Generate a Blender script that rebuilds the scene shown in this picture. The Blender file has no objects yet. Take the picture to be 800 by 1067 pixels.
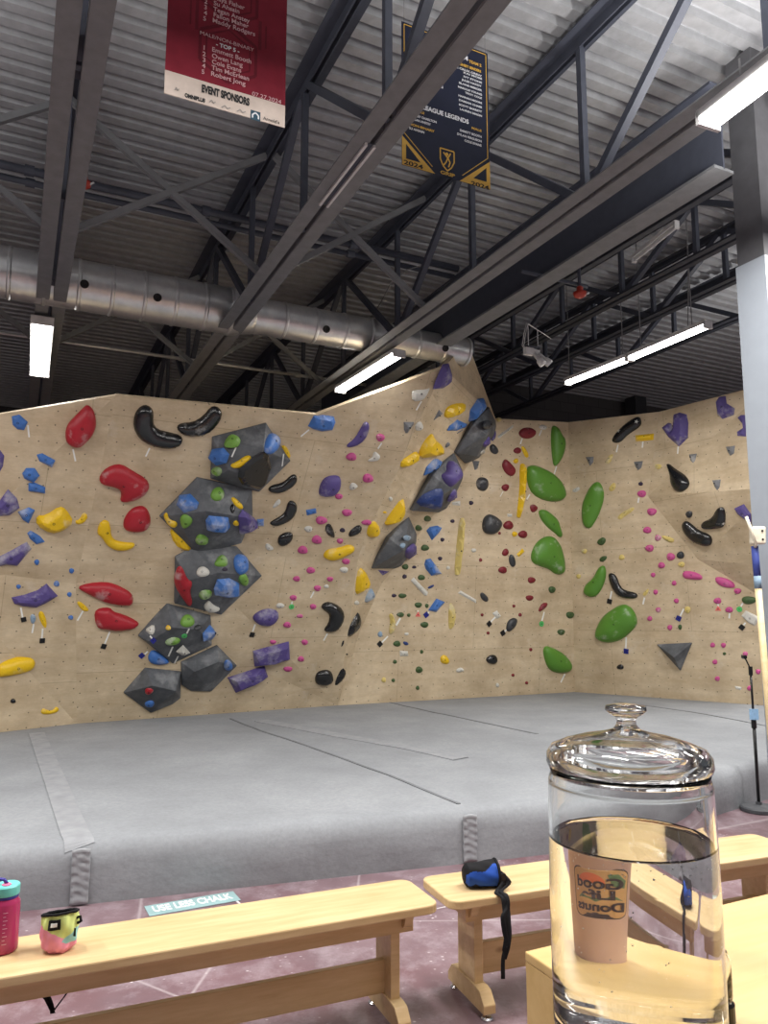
import bpy, bmesh, math, random
from mathutils import Vector, Matrix, noise
from mathutils.bvhtree import BVHTree
from mathutils.geometry import delaunay_2d_cdt, tessellate_polygon
SC = bpy.context.scene
COL = SC.collection
random.seed(7)
EYE = Vector((0.0, 0.0, 1.55))
FPX = 790.0
PITCH = math.radians(7.6)
TH = math.radians(25.8)                     # the building's own axes, seen from the camera
U = Vector((math.cos(TH), math.sin(TH), 0)); V = Vector((-math.sin(TH), math.cos(TH), 0)); Z = Vector((0, 0, 1))
cd = bpy.data.cameras.new('camera'); cam = bpy.data.objects.new('camera', cd); COL.objects.link(cam)
cam.location = EYE; cam.rotation_euler = (math.pi/2 + PITCH, 0, 0)
cd.sensor_fit = 'VERTICAL'; cd.sensor_height = 36; cd.lens = FPX/1067*36; cd.clip_start = .05
SC.camera = cam

def ray(px, py):
    x = (px-400)/FPX; y = -(py-533.5)/FPX
    d = Vector((x, math.cos(PITCH)-y*math.sin(PITCH), math.sin(PITCH)+y*math.cos(PITCH)))
    return d/d.y
def at(px, py, depth): return EYE + ray(px, py)*depth
def at_z(px, py, z):
    d = ray(px, py); return EYE + d*((z-EYE.z)/d.z)
def at_plane(px, py, o, n):
    d = ray(px, py); return EYE + d*((o-EYE).dot(n)/d.dot(n))
def uvz(u, v, z): return U*u + V*v + Z*z
def rel(px, py, zr):                        # (u, v) of a pixel's ray at a height above the eye
    p = at_z(px, py, EYE.z+zr); return p.dot(U), p.dot(V)

# ---------------------------------------------------------------- materials
def nodes(name):
    m = bpy.data.materials.new(name); m.use_nodes = True
    nt = m.node_tree; return m, nt, nt.nodes['Principled BSDF']
def lin(c): return tuple((x/12.92 if x <= .04045 else ((x+.055)/1.055)**2.4) for x in c)
def rgb(*c): return lin([x/255 for x in c]) + (1,)
def N(nt, t, **kw):
    n = nt.nodes.new(t)
    for k, v in kw.items():
        if k in n.inputs: n.inputs[k].default_value = v
        else: setattr(n, k, v)
    return n
def ramp(nt, fac, stops):
    r = nt.nodes.new('ShaderNodeValToRGB'); e = r.color_ramp.elements
    while len(e) < len(stops): e.new(.5)
    for x, (p, c) in zip(e, stops): x.position = p; x.color = c
    nt.links.new(fac, r.inputs[0]); return r
def mix(nt, fac, a, b, mode='MIX'):
    m = nt.nodes.new('ShaderNodeMix'); m.data_type = 'RGBA'; m.blend_type = mode
    for s, v in ((m.inputs['Factor'], fac), (m.inputs['A'], a), (m.inputs['B'], b)):
        if hasattr(v, 'links'): nt.links.new(v, s)
        else: s.default_value = v
    return m.outputs['Result']
g = lambda v: (v, v, v, 1)
def coords(nt, kind='Object', scale=None):
    t = nt.nodes.new('ShaderNodeTexCoord'); o = t.outputs[kind]
    if scale:
        mp = N(nt, 'ShaderNodeMapping'); mp.inputs['Scale'].default_value = scale
        nt.links.new(o, mp.inputs[0]); o = mp.outputs[0]
    return o
def noise_tex(nt, vec, scale, detail=4, rough=.6):
    n = N(nt, 'ShaderNodeTexNoise', Scale=scale, Detail=detail, Roughness=rough)
    nt.links.new(vec, n.inputs['Vector']); return n.outputs['Fac']
def bump(nt, b, h, strength=.3, dist=.01):
    n = N(nt, 'ShaderNodeBump', Strength=strength, Distance=dist)
    nt.links.new(h, n.inputs['Height']); nt.links.new(n.outputs[0], b.inputs['Normal'])
def plain(name, c, rough=.5, metal=0, spec=.5, mottle=.12, mscale=9):
    m, nt, b = nodes(name); b.inputs['Roughness'].default_value = rough; b.inputs['Metallic'].default_value = metal
    b.inputs['Specular IOR Level'].default_value = spec
    f = noise_tex(nt, coords(nt), mscale)
    k = [x*(1-mottle) for x in c[:3]] + [1]; l = [min(1, x*(1+mottle)) for x in c[:3]] + [1]
    nt.links.new(ramp(nt, f, [(.3, k), (.7, l)]).outputs[0], b.inputs['Base Color']); return m
def hold_mat(name, c, rough=.45, chalk=.35, spec=.5):
    m, nt, b = nodes(name); b.inputs['Roughness'].default_value = rough; b.inputs['Specular IOR Level'].default_value = spec
    t = coords(nt); info = nt.nodes.new('ShaderNodeObjectInfo')
    ad = N(nt, 'ShaderNodeVectorMath', operation='MULTIPLY_ADD'); ad.inputs[1].default_value = (1, 1, 1)
    mul = N(nt, 'ShaderNodeMath', operation='MULTIPLY'); mul.inputs[1].default_value = 37.0
    nt.links.new(info.outputs['Random'], mul.inputs[0]); nt.links.new(t, ad.inputs[0]); nt.links.new(mul.outputs[0], ad.inputs[2])
    f = noise_tex(nt, ad.outputs[0], 4.5, 5, .62)
    f2 = noise_tex(nt, ad.outputs[0], 60, 2, .5)
    ch = ramp(nt, f, [(.66-chalk*.3, g(0)), (.86-chalk*.22, g(.75))])
    base = mix(nt, ramp(nt, f2, [(.3, g(0)), (.8, g(.25))]).outputs[0], c, [x*.6 for x in c[:3]]+[1])
    nt.links.new(mix(nt, ch.outputs[0], base, rgb(205, 203, 200)), b.inputs['Base Color'])
    bump(nt, b, f2, .15, .004)
    return m
def emit(name, c, s):
    m, nt, b = nodes(name); b.inputs['Base Color'].default_value = c
    b.inputs['Emission Color'].default_value = c; b.inputs['Emission Strength'].default_value = s; return m
def glass(name, c=(1, 1, 1, 1), ior=1.5, rough=0):
    m, nt, b = nodes(name); b.inputs['Base Color'].default_value = c; b.inputs['Roughness'].default_value = rough
    b.inputs['IOR'].default_value = ior; b.inputs['Transmission Weight'].default_value = 1; return m

# ---------------------------------------------------------------- mesh building
def mesh_obj(name, verts, faces, m=None, parent=None, smooth=False, mats=None, fm=None):
    me = bpy.data.meshes.new(name); me.from_pydata([tuple(v) for v in verts], [], faces)
    for x in (mats or ([m] if m else [])): me.materials.append(x)
    if fm: me.polygons.foreach_set('material_index', fm)
    if smooth: me.polygons.foreach_set('use_smooth', [True]*len(me.polygons))
    me.update()
    o = bpy.data.objects.new(name, me); COL.objects.link(o)
    if parent: o.parent = parent
    return o
class MB:
    """collects shapes that end up as one mesh"""
    def __init__(s): s.v = []; s.f = []
    def add(s, vs, fs):
        b = len(s.v); s.v += [Vector(v) for v in vs]; s.f += [tuple(b+i for i in f) for f in fs]; return s
    def box(s, c, dx, dy, dz):               # centre and three half-axis vectors
        c = Vector(c); dx, dy, dz = Vector(dx), Vector(dy), Vector(dz)
        if dx.cross(dy).dot(dz) < 0: dx = -dx
        vs = [c+dx*a+dy*b+dz*e for e in (-1, 1) for a, b in ((-1, -1), (1, -1), (1, 1), (-1, 1))]
        return s.add(vs, [(3, 2, 1, 0), (4, 5, 6, 7), (0, 1, 5, 4), (1, 2, 6, 5), (2, 3, 7, 6), (3, 0, 4, 7)])
    def bar(s, a, b, w, h, up=Z):            # rectangular bar from a to b
        a, b = Vector(a), Vector(b); d = (b-a); x = d.normalized()
        y = Vector(up).cross(x)
        if y.length < 1e-4: y = Vector((1, 0, 0)).cross(x)
        y.normalize(); z = x.cross(y)
        return s.box((a+b)/2, d/2, y*w/2, z*h/2)
    def tube(s, pts, r, n=8, cap=True):
        pts = [Vector(p) for p in pts]; rs = r if isinstance(r, (list, tuple)) else [r]*len(pts)
        b = len(s.v); prev = None
        for i, p in enumerate(pts):
            t = (pts[min(i+1, len(pts)-1)]-pts[max(i-1, 0)]).normalized()
            if prev is None:
                x = t.cross(Z);
                if x.length < 1e-3: x = t.cross(Vector((1, 0, 0)))
            else: x = prev - t*prev.dot(t)
            x.normalize(); prev = x; y = t.cross(x)
            for k in range(n):
                a = 2*math.pi*k/n; s.v.append(p+(x*math.cos(a)+y*math.sin(a))*rs[i])
        for i in range(len(pts)-1):
            for k in range(n):
                q = b+i*n; k2 = (k+1) % n
                s.f.append((q+k, q+k2, q+n+k2, q+n+k))
        if cap:
            s.f.append(tuple(b+k for k in reversed(range(n)))); e = b+(len(pts)-1)*n; s.f.append(tuple(e+k for k in range(n)))
        return s
    def lathe(s, prof, o=(0, 0, 0), n=32, ax=None, closed=False):  # prof: (r, h) along Z (or the given axis frame)
        o = Vector(o); X, Y, A = ax or (Vector((1, 0, 0)), Vector((0, 1, 0)), Z)
        b = len(s.v); m = len(prof)
        for r, h in prof:
            for k in range(n):
                a = 2*math.pi*k/n; s.v.append(o+X*math.cos(a)*r+Y*math.sin(a)*r+A*h)
        for i in range(m if closed else m-1):
            for k in range(n):
                k2 = (k+1) % n; q = b+i*n; w = b+((i+1) % m)*n
                s.f.append((q+k, q+k2, w+k2, w+k))
        if not closed:
            if prof[0][0] > 1e-6: s.f.append(tuple(b+k for k in reversed(range(n))))
            if prof[-1][0] > 1e-6: e = b+(m-1)*n; s.f.append(tuple(e+k for k in range(n)))
        return s
    def build(s, name, m, parent=None, smooth=False, weld=False):
        o = mesh_obj(name, s.v, s.f, m, parent, smooth)
        if weld:
            bm = bmesh.new(); bm.from_mesh(o.data); bmesh.ops.remove_doubles(bm, verts=bm.verts, dist=1e-5)
            bmesh.ops.recalc_face_normals(bm, faces=bm.faces); bm.to_mesh(o.data); bm.free()
            if smooth: o.data.polygons.foreach_set('use_smooth', [True]*len(o.data.polygons))
        return o
def round_edges(o, w, seg=2, angle=30):
    md = o.modifiers.new('bevel', 'BEVEL'); md.width = w; md.segments = seg; md.limit_method = 'ANGLE'; md.angle_limit = math.radians(angle); return o
def tag(o, label=None, cat=None, group=None, kind=None):
    for k, v in (('label', label), ('category', cat), ('group', group), ('kind', kind)):
        if v: o[k] = v
    return o
def empty(name, loc=(0, 0, 0), rz=0, **kw):
    o = bpy.data.objects.new(name, None); COL.objects.link(o); o.location = loc; o.rotation_euler.z = rz; o.empty_display_size = .1
    return tag(o, **kw)
def copy_tree(o, parent=None):
    c = o.copy(); COL.objects.link(c); c.parent = parent
    for ch in list(o.children): copy_tree(ch, c)
    return c
def put(o, mw):                              # world-space mesh -> local to its parent matrix
    o.matrix_parent_inverse = mw.inverted(); return o
def text_mesh(name, body, size, m, parent, mw, align='LEFT', width=None, ext=.0006, bold=0, sx=1):
    cu = bpy.data.curves.new(name, 'FONT'); cu.body = body; cu.size = size; cu.align_x = align; cu.extrude = ext; cu.offset = bold
    to = bpy.data.objects.new(name, cu); COL.objects.link(to)
    dg = bpy.context.evaluated_depsgraph_get(); me = bpy.data.meshes.new_from_object(to.evaluated_get(dg))
    bpy.data.objects.remove(to); bpy.data.curves.remove(cu)
    xs = [v.co.x for v in me.vertices]
    if width and xs:
        k = width/max(1e-6, max(xs)-min(xs))
        for v in me.vertices: v.co.x *= k
    me.name = name; me.materials.clear(); me.materials.append(m)
    o = bpy.data.objects.new(name, me); COL.objects.link(o); o.parent = parent; o.matrix_local = mw; return o
def pm(p): return Matrix.Translation(p.location) @ Matrix.Rotation(p.rotation_euler.z, 4, 'Z')
def adopt(o, parent):
    """world-space mesh of a part -> the frame of its thing"""
    o.data.transform(pm(parent).inverted()); o.parent = parent; return o

# ---------------------------------------------------------------- surfaces
def ply_mat():
    m, nt, b = nodes('birch plywood'); b.inputs['Roughness'].default_value = .62
    uv = coords(nt, 'UV')
    base = ramp(nt, noise_tex(nt, coords(nt, 'UV', (1, 6, 1)), 1.3, 5), [(.3, rgb(212, 190, 156)), (.7, rgb(230, 212, 182))]).outputs[0]
    fine = ramp(nt, noise_tex(nt, coords(nt, 'UV', (1, 12, 1)), 14, 3), [(.35, g(.80)), (.65, g(1))]).outputs[0]
    c = mix(nt, .55, base, fine, 'MULTIPLY')
    soil = ramp(nt, noise_tex(nt, uv, 1.7, 6, .7), [(.36, g(0)), (.72, g(.7))]).outputs[0]
    c = mix(nt, soil, c, rgb(158, 136, 106))
    chalk = ramp(nt, noise_tex(nt, uv, 2.6, 6, .68), [(.60, g(0)), (.80, g(.55))]).outputs[0]
    c = mix(nt, chalk, c, rgb(226, 218, 205))
    br = nt.nodes.new('ShaderNodeTexBrick'); nt.links.new(uv, br.inputs['Vector'])
    for k, v in (('Scale', 1.0), ('Mortar Size', .0035), ('Mortar Smooth', 0), ('Brick Width', 2.44), ('Row Height', 1.22), ('Color1', g(0)), ('Color2', g(0)), ('Mortar', g(1))): br.inputs[k].default_value = v
    c = mix(nt, mix(nt, br.outputs['Color'], g(0), g(.35)), c, rgb(112, 92, 66))
    vo = N(nt, 'ShaderNodeTexVoronoi', Scale=5.9, Randomness=.28); vo.voronoi_dimensions = '2D'; nt.links.new(uv, vo.inputs['Vector'])
    dot = ramp(nt, vo.outputs['Distance'], [(.034, g(.8)), (.05, g(0))]).outputs[0]
    c = mix(nt, dot, c, rgb(52, 46, 40)); nt.links.new(c, b.inputs['Base Color'])
    return m
def wood_mat(name, a, bcol, knots=True):
    m, nt, b = nodes(name); b.inputs['Roughness'].default_value = .42
    v = coords(nt, 'Object', (1, 9, 9)); f = noise_tex(nt, v, 2.2, 6, .65)
    c = ramp(nt, f, [(.32, a), (.68, bcol)]).outputs[0]
    if knots:
        vo = N(nt, 'ShaderNodeTexVoronoi', Scale=3.1, Randomness=1); nt.links.new(coords(nt, 'Object', (.8, 1.5, 1.5)), vo.inputs['Vector'])
        k = ramp(nt, vo.outputs['Distance'], [(.035, g(.8)), (.085, g(0))]).outputs[0]; c = mix(nt, k, c, rgb(120, 76, 40))
    nt.links.new(c, b.inputs['Base Color']); bump(nt, b, f, .06, .003); return m
def floor_mat():
    m, nt, b = nodes('worn maroon painted concrete'); b.inputs['Roughness'].default_value = .38
    o = coords(nt)
    c = ramp(nt, noise_tex(nt, o, 1.6, 6, .6), [(.3, rgb(104, 82, 88)), (.7, rgb(134, 112, 118))]).outputs[0]
    red = ramp(nt, noise_tex(nt, o, 1.1, 4, .6), [(.5, g(0)), (.68, g(.55))]).outputs[0]; c = mix(nt, red, c, rgb(110, 66, 70))
    haze = ramp(nt, noise_tex(nt, o, 5, 7, .75), [(.46, g(0)), (.72, g(.6))]).outputs[0]; c = mix(nt, haze, c, rgb(178, 165, 172))
    vo = N(nt, 'ShaderNodeTexVoronoi', Scale=20, Randomness=1); nt.links.new(coords(nt, 'Object', (1, 1.6, 1)), vo.inputs['Vector'])
    sp = ramp(nt, vo.outputs['Distance'], [(.07, g(.85)), (.16, g(0))]).outputs[0]
    gate = ramp(nt, noise_tex(nt, o, 3.2, 4, .6), [(.48, g(0)), (.56, g(1))]).outputs[0]
    c = mix(nt, mix(nt, 1.0, sp, gate, 'MULTIPLY'), c, rgb(220, 214, 216))
    w = N(nt, 'ShaderNodeTexVoronoi', Scale=.42, Randomness=1); w.feature = 'DISTANCE_TO_EDGE'; nt.links.new(o, w.inputs['Vector'])
    cr = ramp(nt, w.outputs['Distance'], [(.0002, g(.4)), (.0006, g(0))]).outputs[0]; c = mix(nt, cr, c, rgb(205, 196, 198))
    nt.links.new(c, b.inputs['Base Color']); return m
def mat_mat():
    m, nt, b = nodes('grey mat carpet'); b.inputs['Roughness'].default_value = .95; b.inputs['Specular IOR Level'].default_value = .15
    o = coords(nt)
    c = ramp(nt, noise_tex(nt, o, 1.2, 6, .65), [(.3, rgb(140, 143, 147)), (.7, rgb(162, 165, 169))]).outputs[0]
    c = mix(nt, ramp(nt, noise_tex(nt, o, 42, 3, .7), [(.35, g(0)), (.7, g(.35))]).outputs[0], c, rgb(122, 124, 128))
    nt.links.new(c, b.inputs['Base Color']); f = noise_tex(nt, coords(nt, 'Object', (1, 1, 1.4)), 5, 4, .6); bump(nt, b, f, .32, .025); return m
PLY = ply_mat(); FLOORM = floor_mat(); MATM = mat_mat()
PINE = wood_mat('pale pine', rgb(190, 160, 114), rgb(214, 188, 144)); EDGE = wood_mat('pine board edge', rgb(214, 190, 140), rgb(232, 212, 168), False)
COUNTER = wood_mat('blond counter plywood', rgb(198, 164, 104), rgb(212, 180, 122), False)
STEEL = plain('grey painted steel', rgb(116, 118, 121), .55); DARKSTEEL = plain('dark and shaded steel', rgb(62, 66, 78), .6)  # dark steel for pipes and rails, also shade put into roof members
DECK = plain('grey steel deck', rgb(176, 178, 182), .38, .35); BLOCK = None

# ---------------------------------------------------------------- floor
fl = MB().box((1, 8, -.1), (14, 0, 0), (0, 14, 0), (0, 0, .1)).build('floor', FLOORM); tag(fl, kind='structure')

# ---------------------------------------------------------------- climbing walls
MT = .32                                    # height of the mat
TRI = []                                    # every wall triangle, for placing what hangs there
def wall(name, tris, m=PLY, label=None):
    """tris: lists of world points (3 or 4 each); UVs in metres in the plane of each face; solid board behind"""
    vs, fs, uv = [], [], []
    for t in tris:
        b = len(vs); vs += t; fs.append(tuple(range(b, b+len(t))))
        n = (t[1]-t[0]).cross(t[2]-t[0]).normalized()
        if n.dot(EYE-t[0]) < 0: fs[-1] = fs[-1][::-1]; n = -n
        tx = Z.cross(n); tx.normalize(); ty = n.cross(tx)
        for i in fs[-1]: uv.append((vs[i].dot(tx), vs[i].dot(ty)))
        for k in range(1, len(t)-1): TRI.append((t[0], t[k], t[k+1]))
    o = mesh_obj(name, vs, fs, m); l = o.data.uv_layers.new(name='metres')
    for i, c in enumerate(uv): l.data[i].uv = c
    bm = bmesh.new(); bm.from_mesh(o.data); bmesh.ops.remove_doubles(bm, verts=bm.verts, dist=1e-4); bm.to_mesh(o.data); bm.free()
    so = o.modifiers.new('board', 'SOLIDIFY'); so.thickness = .06; so.offset = -1
    return tag(o, kind='structure')
class Plane:
    def __init__(s, a, b, c): s.o = a; s.n = (b-a).cross(c-a).normalized()
    def __call__(s, px, py): return at_plane(px, py, s.o, s.n)
bot = lambda px, py: at_z(px, py, MT)
# D: the plane behind the prow, E: the plane beyond the inside corner
d_bl, d_br = bot(352, 735), bot(599, 721)
D = Plane(d_bl, d_br, at(592, 440, d_br.y-.55))
D_ct, D_cb = D(592, 440), d_br
e_br = bot(795, 735)
E = Plane(D_ct, D_cb, e_br)
# B: the long plane with the stacked volumes
b_t0 = at(121, 412, 7.2); b_m0 = at(79, 608, 8.15); b_b0 = bot(80, 754)
B = Plane(b_t0, b_m0, at(462, 383, 8.62))
ridge = [B(462, 383), B(450, 410), B(430, 452), B(413, 494), B(382, 554), B(373, 582)]
r_bot = d_bl
# A: the plane at the picture's edge, with a lower triangle
a_bl = bot(-70, 771); a_t = at(-70, 443, 6.8); a_m = at(-70, 590, 7.35)
wall('wall_middle',
     [[b_t0, b_m0, B(190, 578)], [b_t0, B(190, 578), B(330, 432)], [B(330, 432), B(190, 578), ridge[5]], [B(330, 432), ridge[5], ridge[4]], [B(330, 432), ridge[4], ridge[3]], [B(330, 432), ridge[3], ridge[2]], [B(330, 432), ridge[2], ridge[1]], [B(330, 432), ridge[1], ridge[0]],
      [b_m0, b_b0, r_bot], [b_m0, r_bot, B(190, 578)], [B(190, 578), r_bot, ridge[5]]])
wall('wall_left', [[a_t, a_m, b_t0], [a_m, b_m0, b_t0], [a_m, b_b0, b_m0], [a_m, a_bl, b_b0]])
crease = [D(516, 436), D(492, 478), D(466, 517), D(442, 550), D(420, 578), D(398, 607), D(374, 660)]
apex = at(487, 356, 9.75)
C_l = [ridge[0]]+ridge[1:]
wall('wall_prow', [[ridge[0], apex, crease[0]], [ridge[0], crease[0], ridge[1]], [ridge[1], crease[0], crease[1]], [ridge[1], crease[1], ridge[2]], [ridge[2], crease[1], crease[2]], [ridge[2], crease[2], ridge[3]],
                   [ridge[3], crease[2], crease[3]], [ridge[3], crease[3], ridge[4]], [ridge[4], crease[3], crease[4]], [ridge[4], crease[4], ridge[5]], [ridge[5], crease[4], crease[5]], [ridge[5], crease[5], crease[6]], [ridge[5], crease[6], r_bot]])
_cr = crease+[d_bl]
wall('wall_back', [[crease[0], d_br, D_ct]]+[[_cr[i], _cr[i+1], d_br] for i in range(len(_cr)-1)])
# E and the overhanging panels above it
e1, e2, e3, e4 = E(687, 429), E(675, 517), E(727, 583), E(792, 621)
Ed = e1.y
o_r = at_plane(806, 508, E.o+E.n*(.85 if E.n.dot(EYE-E.o) > 0 else -.85), E.n)
o_rb = at_plane(806, 590, E.o+E.n*(.36 if E.n.dot(EYE-E.o) > 0 else -.36), E.n)
o_rt = at_plane(806, 398, E.o+E.n*(.62 if E.n.dot(EYE-E.o) > 0 else -.62), E.n)
e_end_t = E(794, 640); e_end_b = e_br
wall('wall_right', [[D_ct, D_cb, e2, e1], [e2, D_cb, e3], [e3, D_cb, e_br], [e3, e_br, e4],
                    [e1, e2, o_rt], [e2, o_r, o_rt], [e2, e3, o_r], [e3, o_rb, o_r], [e3, e4, o_rb]])
# building wall behind everything (dark painted block), steel deck
def block_mat():
    m, nt, b = nodes('dark painted block'); b.inputs['Roughness'].default_value = .8
    br = nt.nodes.new('ShaderNodeTexBrick'); nt.links.new(coords(nt, 'UV'), br.inputs['Vector'])
    for k, v in (('Scale', 1.0), ('Mortar Size', .008), ('Brick Width', .4), ('Row Height', .2), ('Color1', rgb(66, 64, 65)), ('Color2', rgb(60, 58, 60)), ('Mortar', rgb(50, 49, 51))): br.inputs[k].default_value = v
    nt.links.new(br.outputs['Color'], b.inputs['Base Color']); return m
BLOCK = block_mat()
VB = 11.9; ZD = EYE.z+4.45
def flat_wall(name, a, b, c, d, m, th=.2):
    vs = [a, b, c, d]; o = mesh_obj(name, vs, [(0, 1, 2, 3)], m); l = o.data.uv_layers.new(name='metres')
    x = (b-a).normalized(); y = (d-a).normalized()
    for i, p in enumerate(vs): l.data[i].uv = ((p-a).dot(x), (p-a).dot(y))
    so = o.modifiers.new('slab', 'SOLIDIFY'); so.thickness = th; so.offset = -1; return tag(o, kind='structure')
_p = at(489, 400, 13.2); UR = _p.dot(U); VF = 18.0
flat_wall('wall_rear', uvz(UR, VB, 0), uvz(26, VB, 0), uvz(26, VB, ZD+.1), uvz(UR, VB, ZD+.1), BLOCK)
flat_wall('wall_return', uvz(UR, VF, 0), uvz(UR, VB, 0), uvz(UR, VB, ZD+.1), uvz(UR, VF, ZD+.1), BLOCK)
flat_wall('wall_far', uvz(-14, VF, 0), uvz(UR, VF, 0), uvz(UR, VF, ZD+.1), uvz(-14, VF, ZD+.1), BLOCK)
# corrugated deck: ribs run along U
prof = []; v = -6.0; per = .175
while v < VF+.1:
    prof += [(v, 0), (v+.092, 0), (v+.105, .065), (v+.162, .065)]; v += per
vs, fs = [], []
for vv, h in prof: vs += [uvz(-12, vv, ZD+h), uvz(26, vv, ZD+h)]
for i in range(len(prof)-1): fs.append((2*i, 2*i+1, 2*i+3, 2*i+2))
dk = mesh_obj('ceiling', vs, fs, DECK); tag(dk, kind='structure')
so = dk.modifiers.new('slab', 'SOLIDIFY'); so.thickness = .02; so.offset = 1
# ---------------------------------------------------------------- roof steel
ZB, ZT = EYE.z+3.05, EYE.z+4.36
V0, V1 = -4.0, VB-.05
def su(px, py, zr=3.05): return rel(px, py, zr)[0]
S3, S1, S2 = su(88, 20), su(425, 100), su(662, 170)
def angle(mb, s, z, v0, v1, side, flange=.115, leg=.09, t=.012, flip=1):
    # an L: flat flange and an upright leg at the inner side
    mb.box(uvz(s+side*(.022+flange/2), (v0+v1)/2, z), U*(flange/2), V*((v1-v0)/2), Z*t/2)
    mb.box(uvz(s+side*.022, (v0+v1)/2, z+flip*leg/2), U*t/2, V*((v1-v0)/2), Z*leg/2)
def truss(s, label, phase=0.0, step=1.55, ZB=EYE.z+3.05, m1=None, m2=None, fl=1.0, V1=VB-.05):
    m1 = m1 or STEEL; m2 = m2 or DARKSTEEL  # top chords get the darker steel, their shade put into the colour
    t = empty('roof_truss', uvz(s, 0, ZB), TH, label=label, cat='roof truss', group='open web roof trusses')
    for side in (-1, 1):
        mb = MB(); angle(mb, s, ZB, V0, V1, side, .115*fl, .09*fl); adopt(mb.build('bottom_chord', m1), t)
    for side in (-1, 1):
        mb = MB(); angle(mb, s, ZT, V0, V1, side, .10*fl, .09*fl, .012, -1); adopt(mb.build('top_chord', m2), t)
    v = V0+phase; k = 0
    while v < V1-.2:
        mb = MB().bar(uvz(s, v, ZB+.02), uvz(s, v, ZT-.02), .05, .05, U); adopt(mb.build('web_post', DARKSTEEL), t)
        if v+step < V1:
            a, b = (uvz(s, v+.06, ZB+.03), uvz(s, v+step-.06, ZT-.03)) if k % 2 else (uvz(s, v+.06, ZT-.03), uvz(s, v+step-.06, ZB+.03))
            adopt(MB().bar(a, b, .06, .06, U).build('web_diagonal', DARKSTEEL), t)
        v += step; k += 1
    return t
DS = S1-S3
VL = VF-.05
truss(S3, 'grey open web roof truss that the lone upright light tube hangs from', .55, V1=VL)
truss(S1, 'grey open web roof truss crossing in front of the navy banner', .2, V1=VL)
truss(S2, 'grey open web roof truss running alongside the deep solid girder', .35, V1=VL if S2+.2 < UR else VB-.05)
JZ = EYE.z+3.72; JM = plain('near black joist steel', rgb(46, 49, 58), .6)
SJ = [su(700, 222, 3.72), su(700, 283, 3.72), su(700, 322, 3.72), su(720, 352, 3.72)]
for sj, nm, ph in zip(SJ, ('slim dark roof joist nearest behind the girder, above an unlit tube', 'slim dark roof joist second behind the girder', 'slim dark roof joist third behind the girder', 'slim dark roof joist furthest behind the girder, low beside the column'), (.1, .6, .9, .4)):
    truss(sj, nm, ph, 1.1, JZ, JM, JM, .6)
# X bracing between trusses
def brace(s0, s1, v, label):
    t = empty('cross_brace', uvz(s0, v, ZB), TH, label=label, cat='brace', group='cross braces between the trusses')
    for a, b in (((s0, ZB+.05), (s1, ZT-.06)), ((s0, ZT-.06), (s1, ZB+.05))):
        adopt(MB().bar(uvz(a[0]+.03, v, a[1]), uvz(b[0]-.03, v+.05, b[1]), .055, .05, V).build('brace_bar', STEEL), t)
vb = rel(67, 250, 3.05)[1]
for i, (s0, s1, nm) in enumerate(((S3, S1, 'below the red banner'), (S1, S2, 'behind the navy banner'), (S3-DS, S3, 'at the outer side of the first truss'))):
    brace(s0, s1, vb, 'crossed steel braces between two roof trusses '+nm)
    brace(s0, s1, vb+2.9, 'crossed steel braces past the duct, '+nm.replace('below', 'beyond'))

# deep solid girder along the trusses
SG = rel(752, 179, 3.25)[0]; vg = rel(756, 178, 3.25)[1]; ZG = EYE.z+3.25
gd = empty('steel_girder', uvz(SG, vg, ZG), TH, label='deep solid steel girder running from the white column toward the rear wall', cat='girder')
gl = (V1-vg)/2; gc = (V1+vg)/2
adopt(MB().box(uvz(SG, gc, ZG+.01), U*.10, V*gl, Z*.012).build('bottom_flange', STEEL), gd)  # lighter steel than the web: lit flange, shaded web put into colour
adopt(MB().box(uvz(SG, gc, ZG+.34), U*.008, V*gl, Z*.33).build('web', DARKSTEEL), gd)
adopt(MB().box(uvz(SG, gc, ZG+.68), U*.10, V*gl, Z*.012).build('top_flange', DARKSTEEL), gd)
for v in (vg+.3, vg+2.2, vg+4.2): adopt(MB().box(uvz(SG+.055, v, ZG+.34), U*.045, V*.006, Z*.32).build('stiffener', DARKSTEEL), gd)

# column: dark above, white painted casing below
cp = at(796.5, 265, 5.45); cu_, cv_ = cp.dot(U), cp.dot(V)
CW = .26
def prism(s0, s1, v0, v1, z0, z1): return MB().box(uvz((s0+s1)/2, (v0+v1)/2, (z0+z1)/2), U*((s1-s0)/2), V*((v1-v0)/2), Z*((z1-z0)/2))
zp = cp.z
COLW = plain('pale blue grey column paint', rgb(150, 157, 166), .35, mottle=.03)
COLD = plain('charcoal column paint', rgb(84, 84, 88), .6)
colm = empty('column', uvz(cu_+CW/2, cv_+CW/2, 0), TH); tag(colm, kind='structure')
adopt(prism(cu_, cu_+CW, cv_, cv_+CW, 0, zp).build('casing', COLW), colm)
adopt(prism(cu_+.012, cu_+CW-.012, cv_+.012, cv_+CW-.012, zp, ZD).build('shaft', COLD), colm)

# far dark column under the back of the deck
q = at_z(668, 395, EYE.z+2.6)
pc = at(668, 400, 15.2); tag(prism(pc.dot(U)-.15, pc.dot(U)+.15, VB-.5, VB-.2, 0, ZD).build('trim_2', plain('near black column', rgb(40, 41, 46), .7)), kind='structure')

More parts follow.
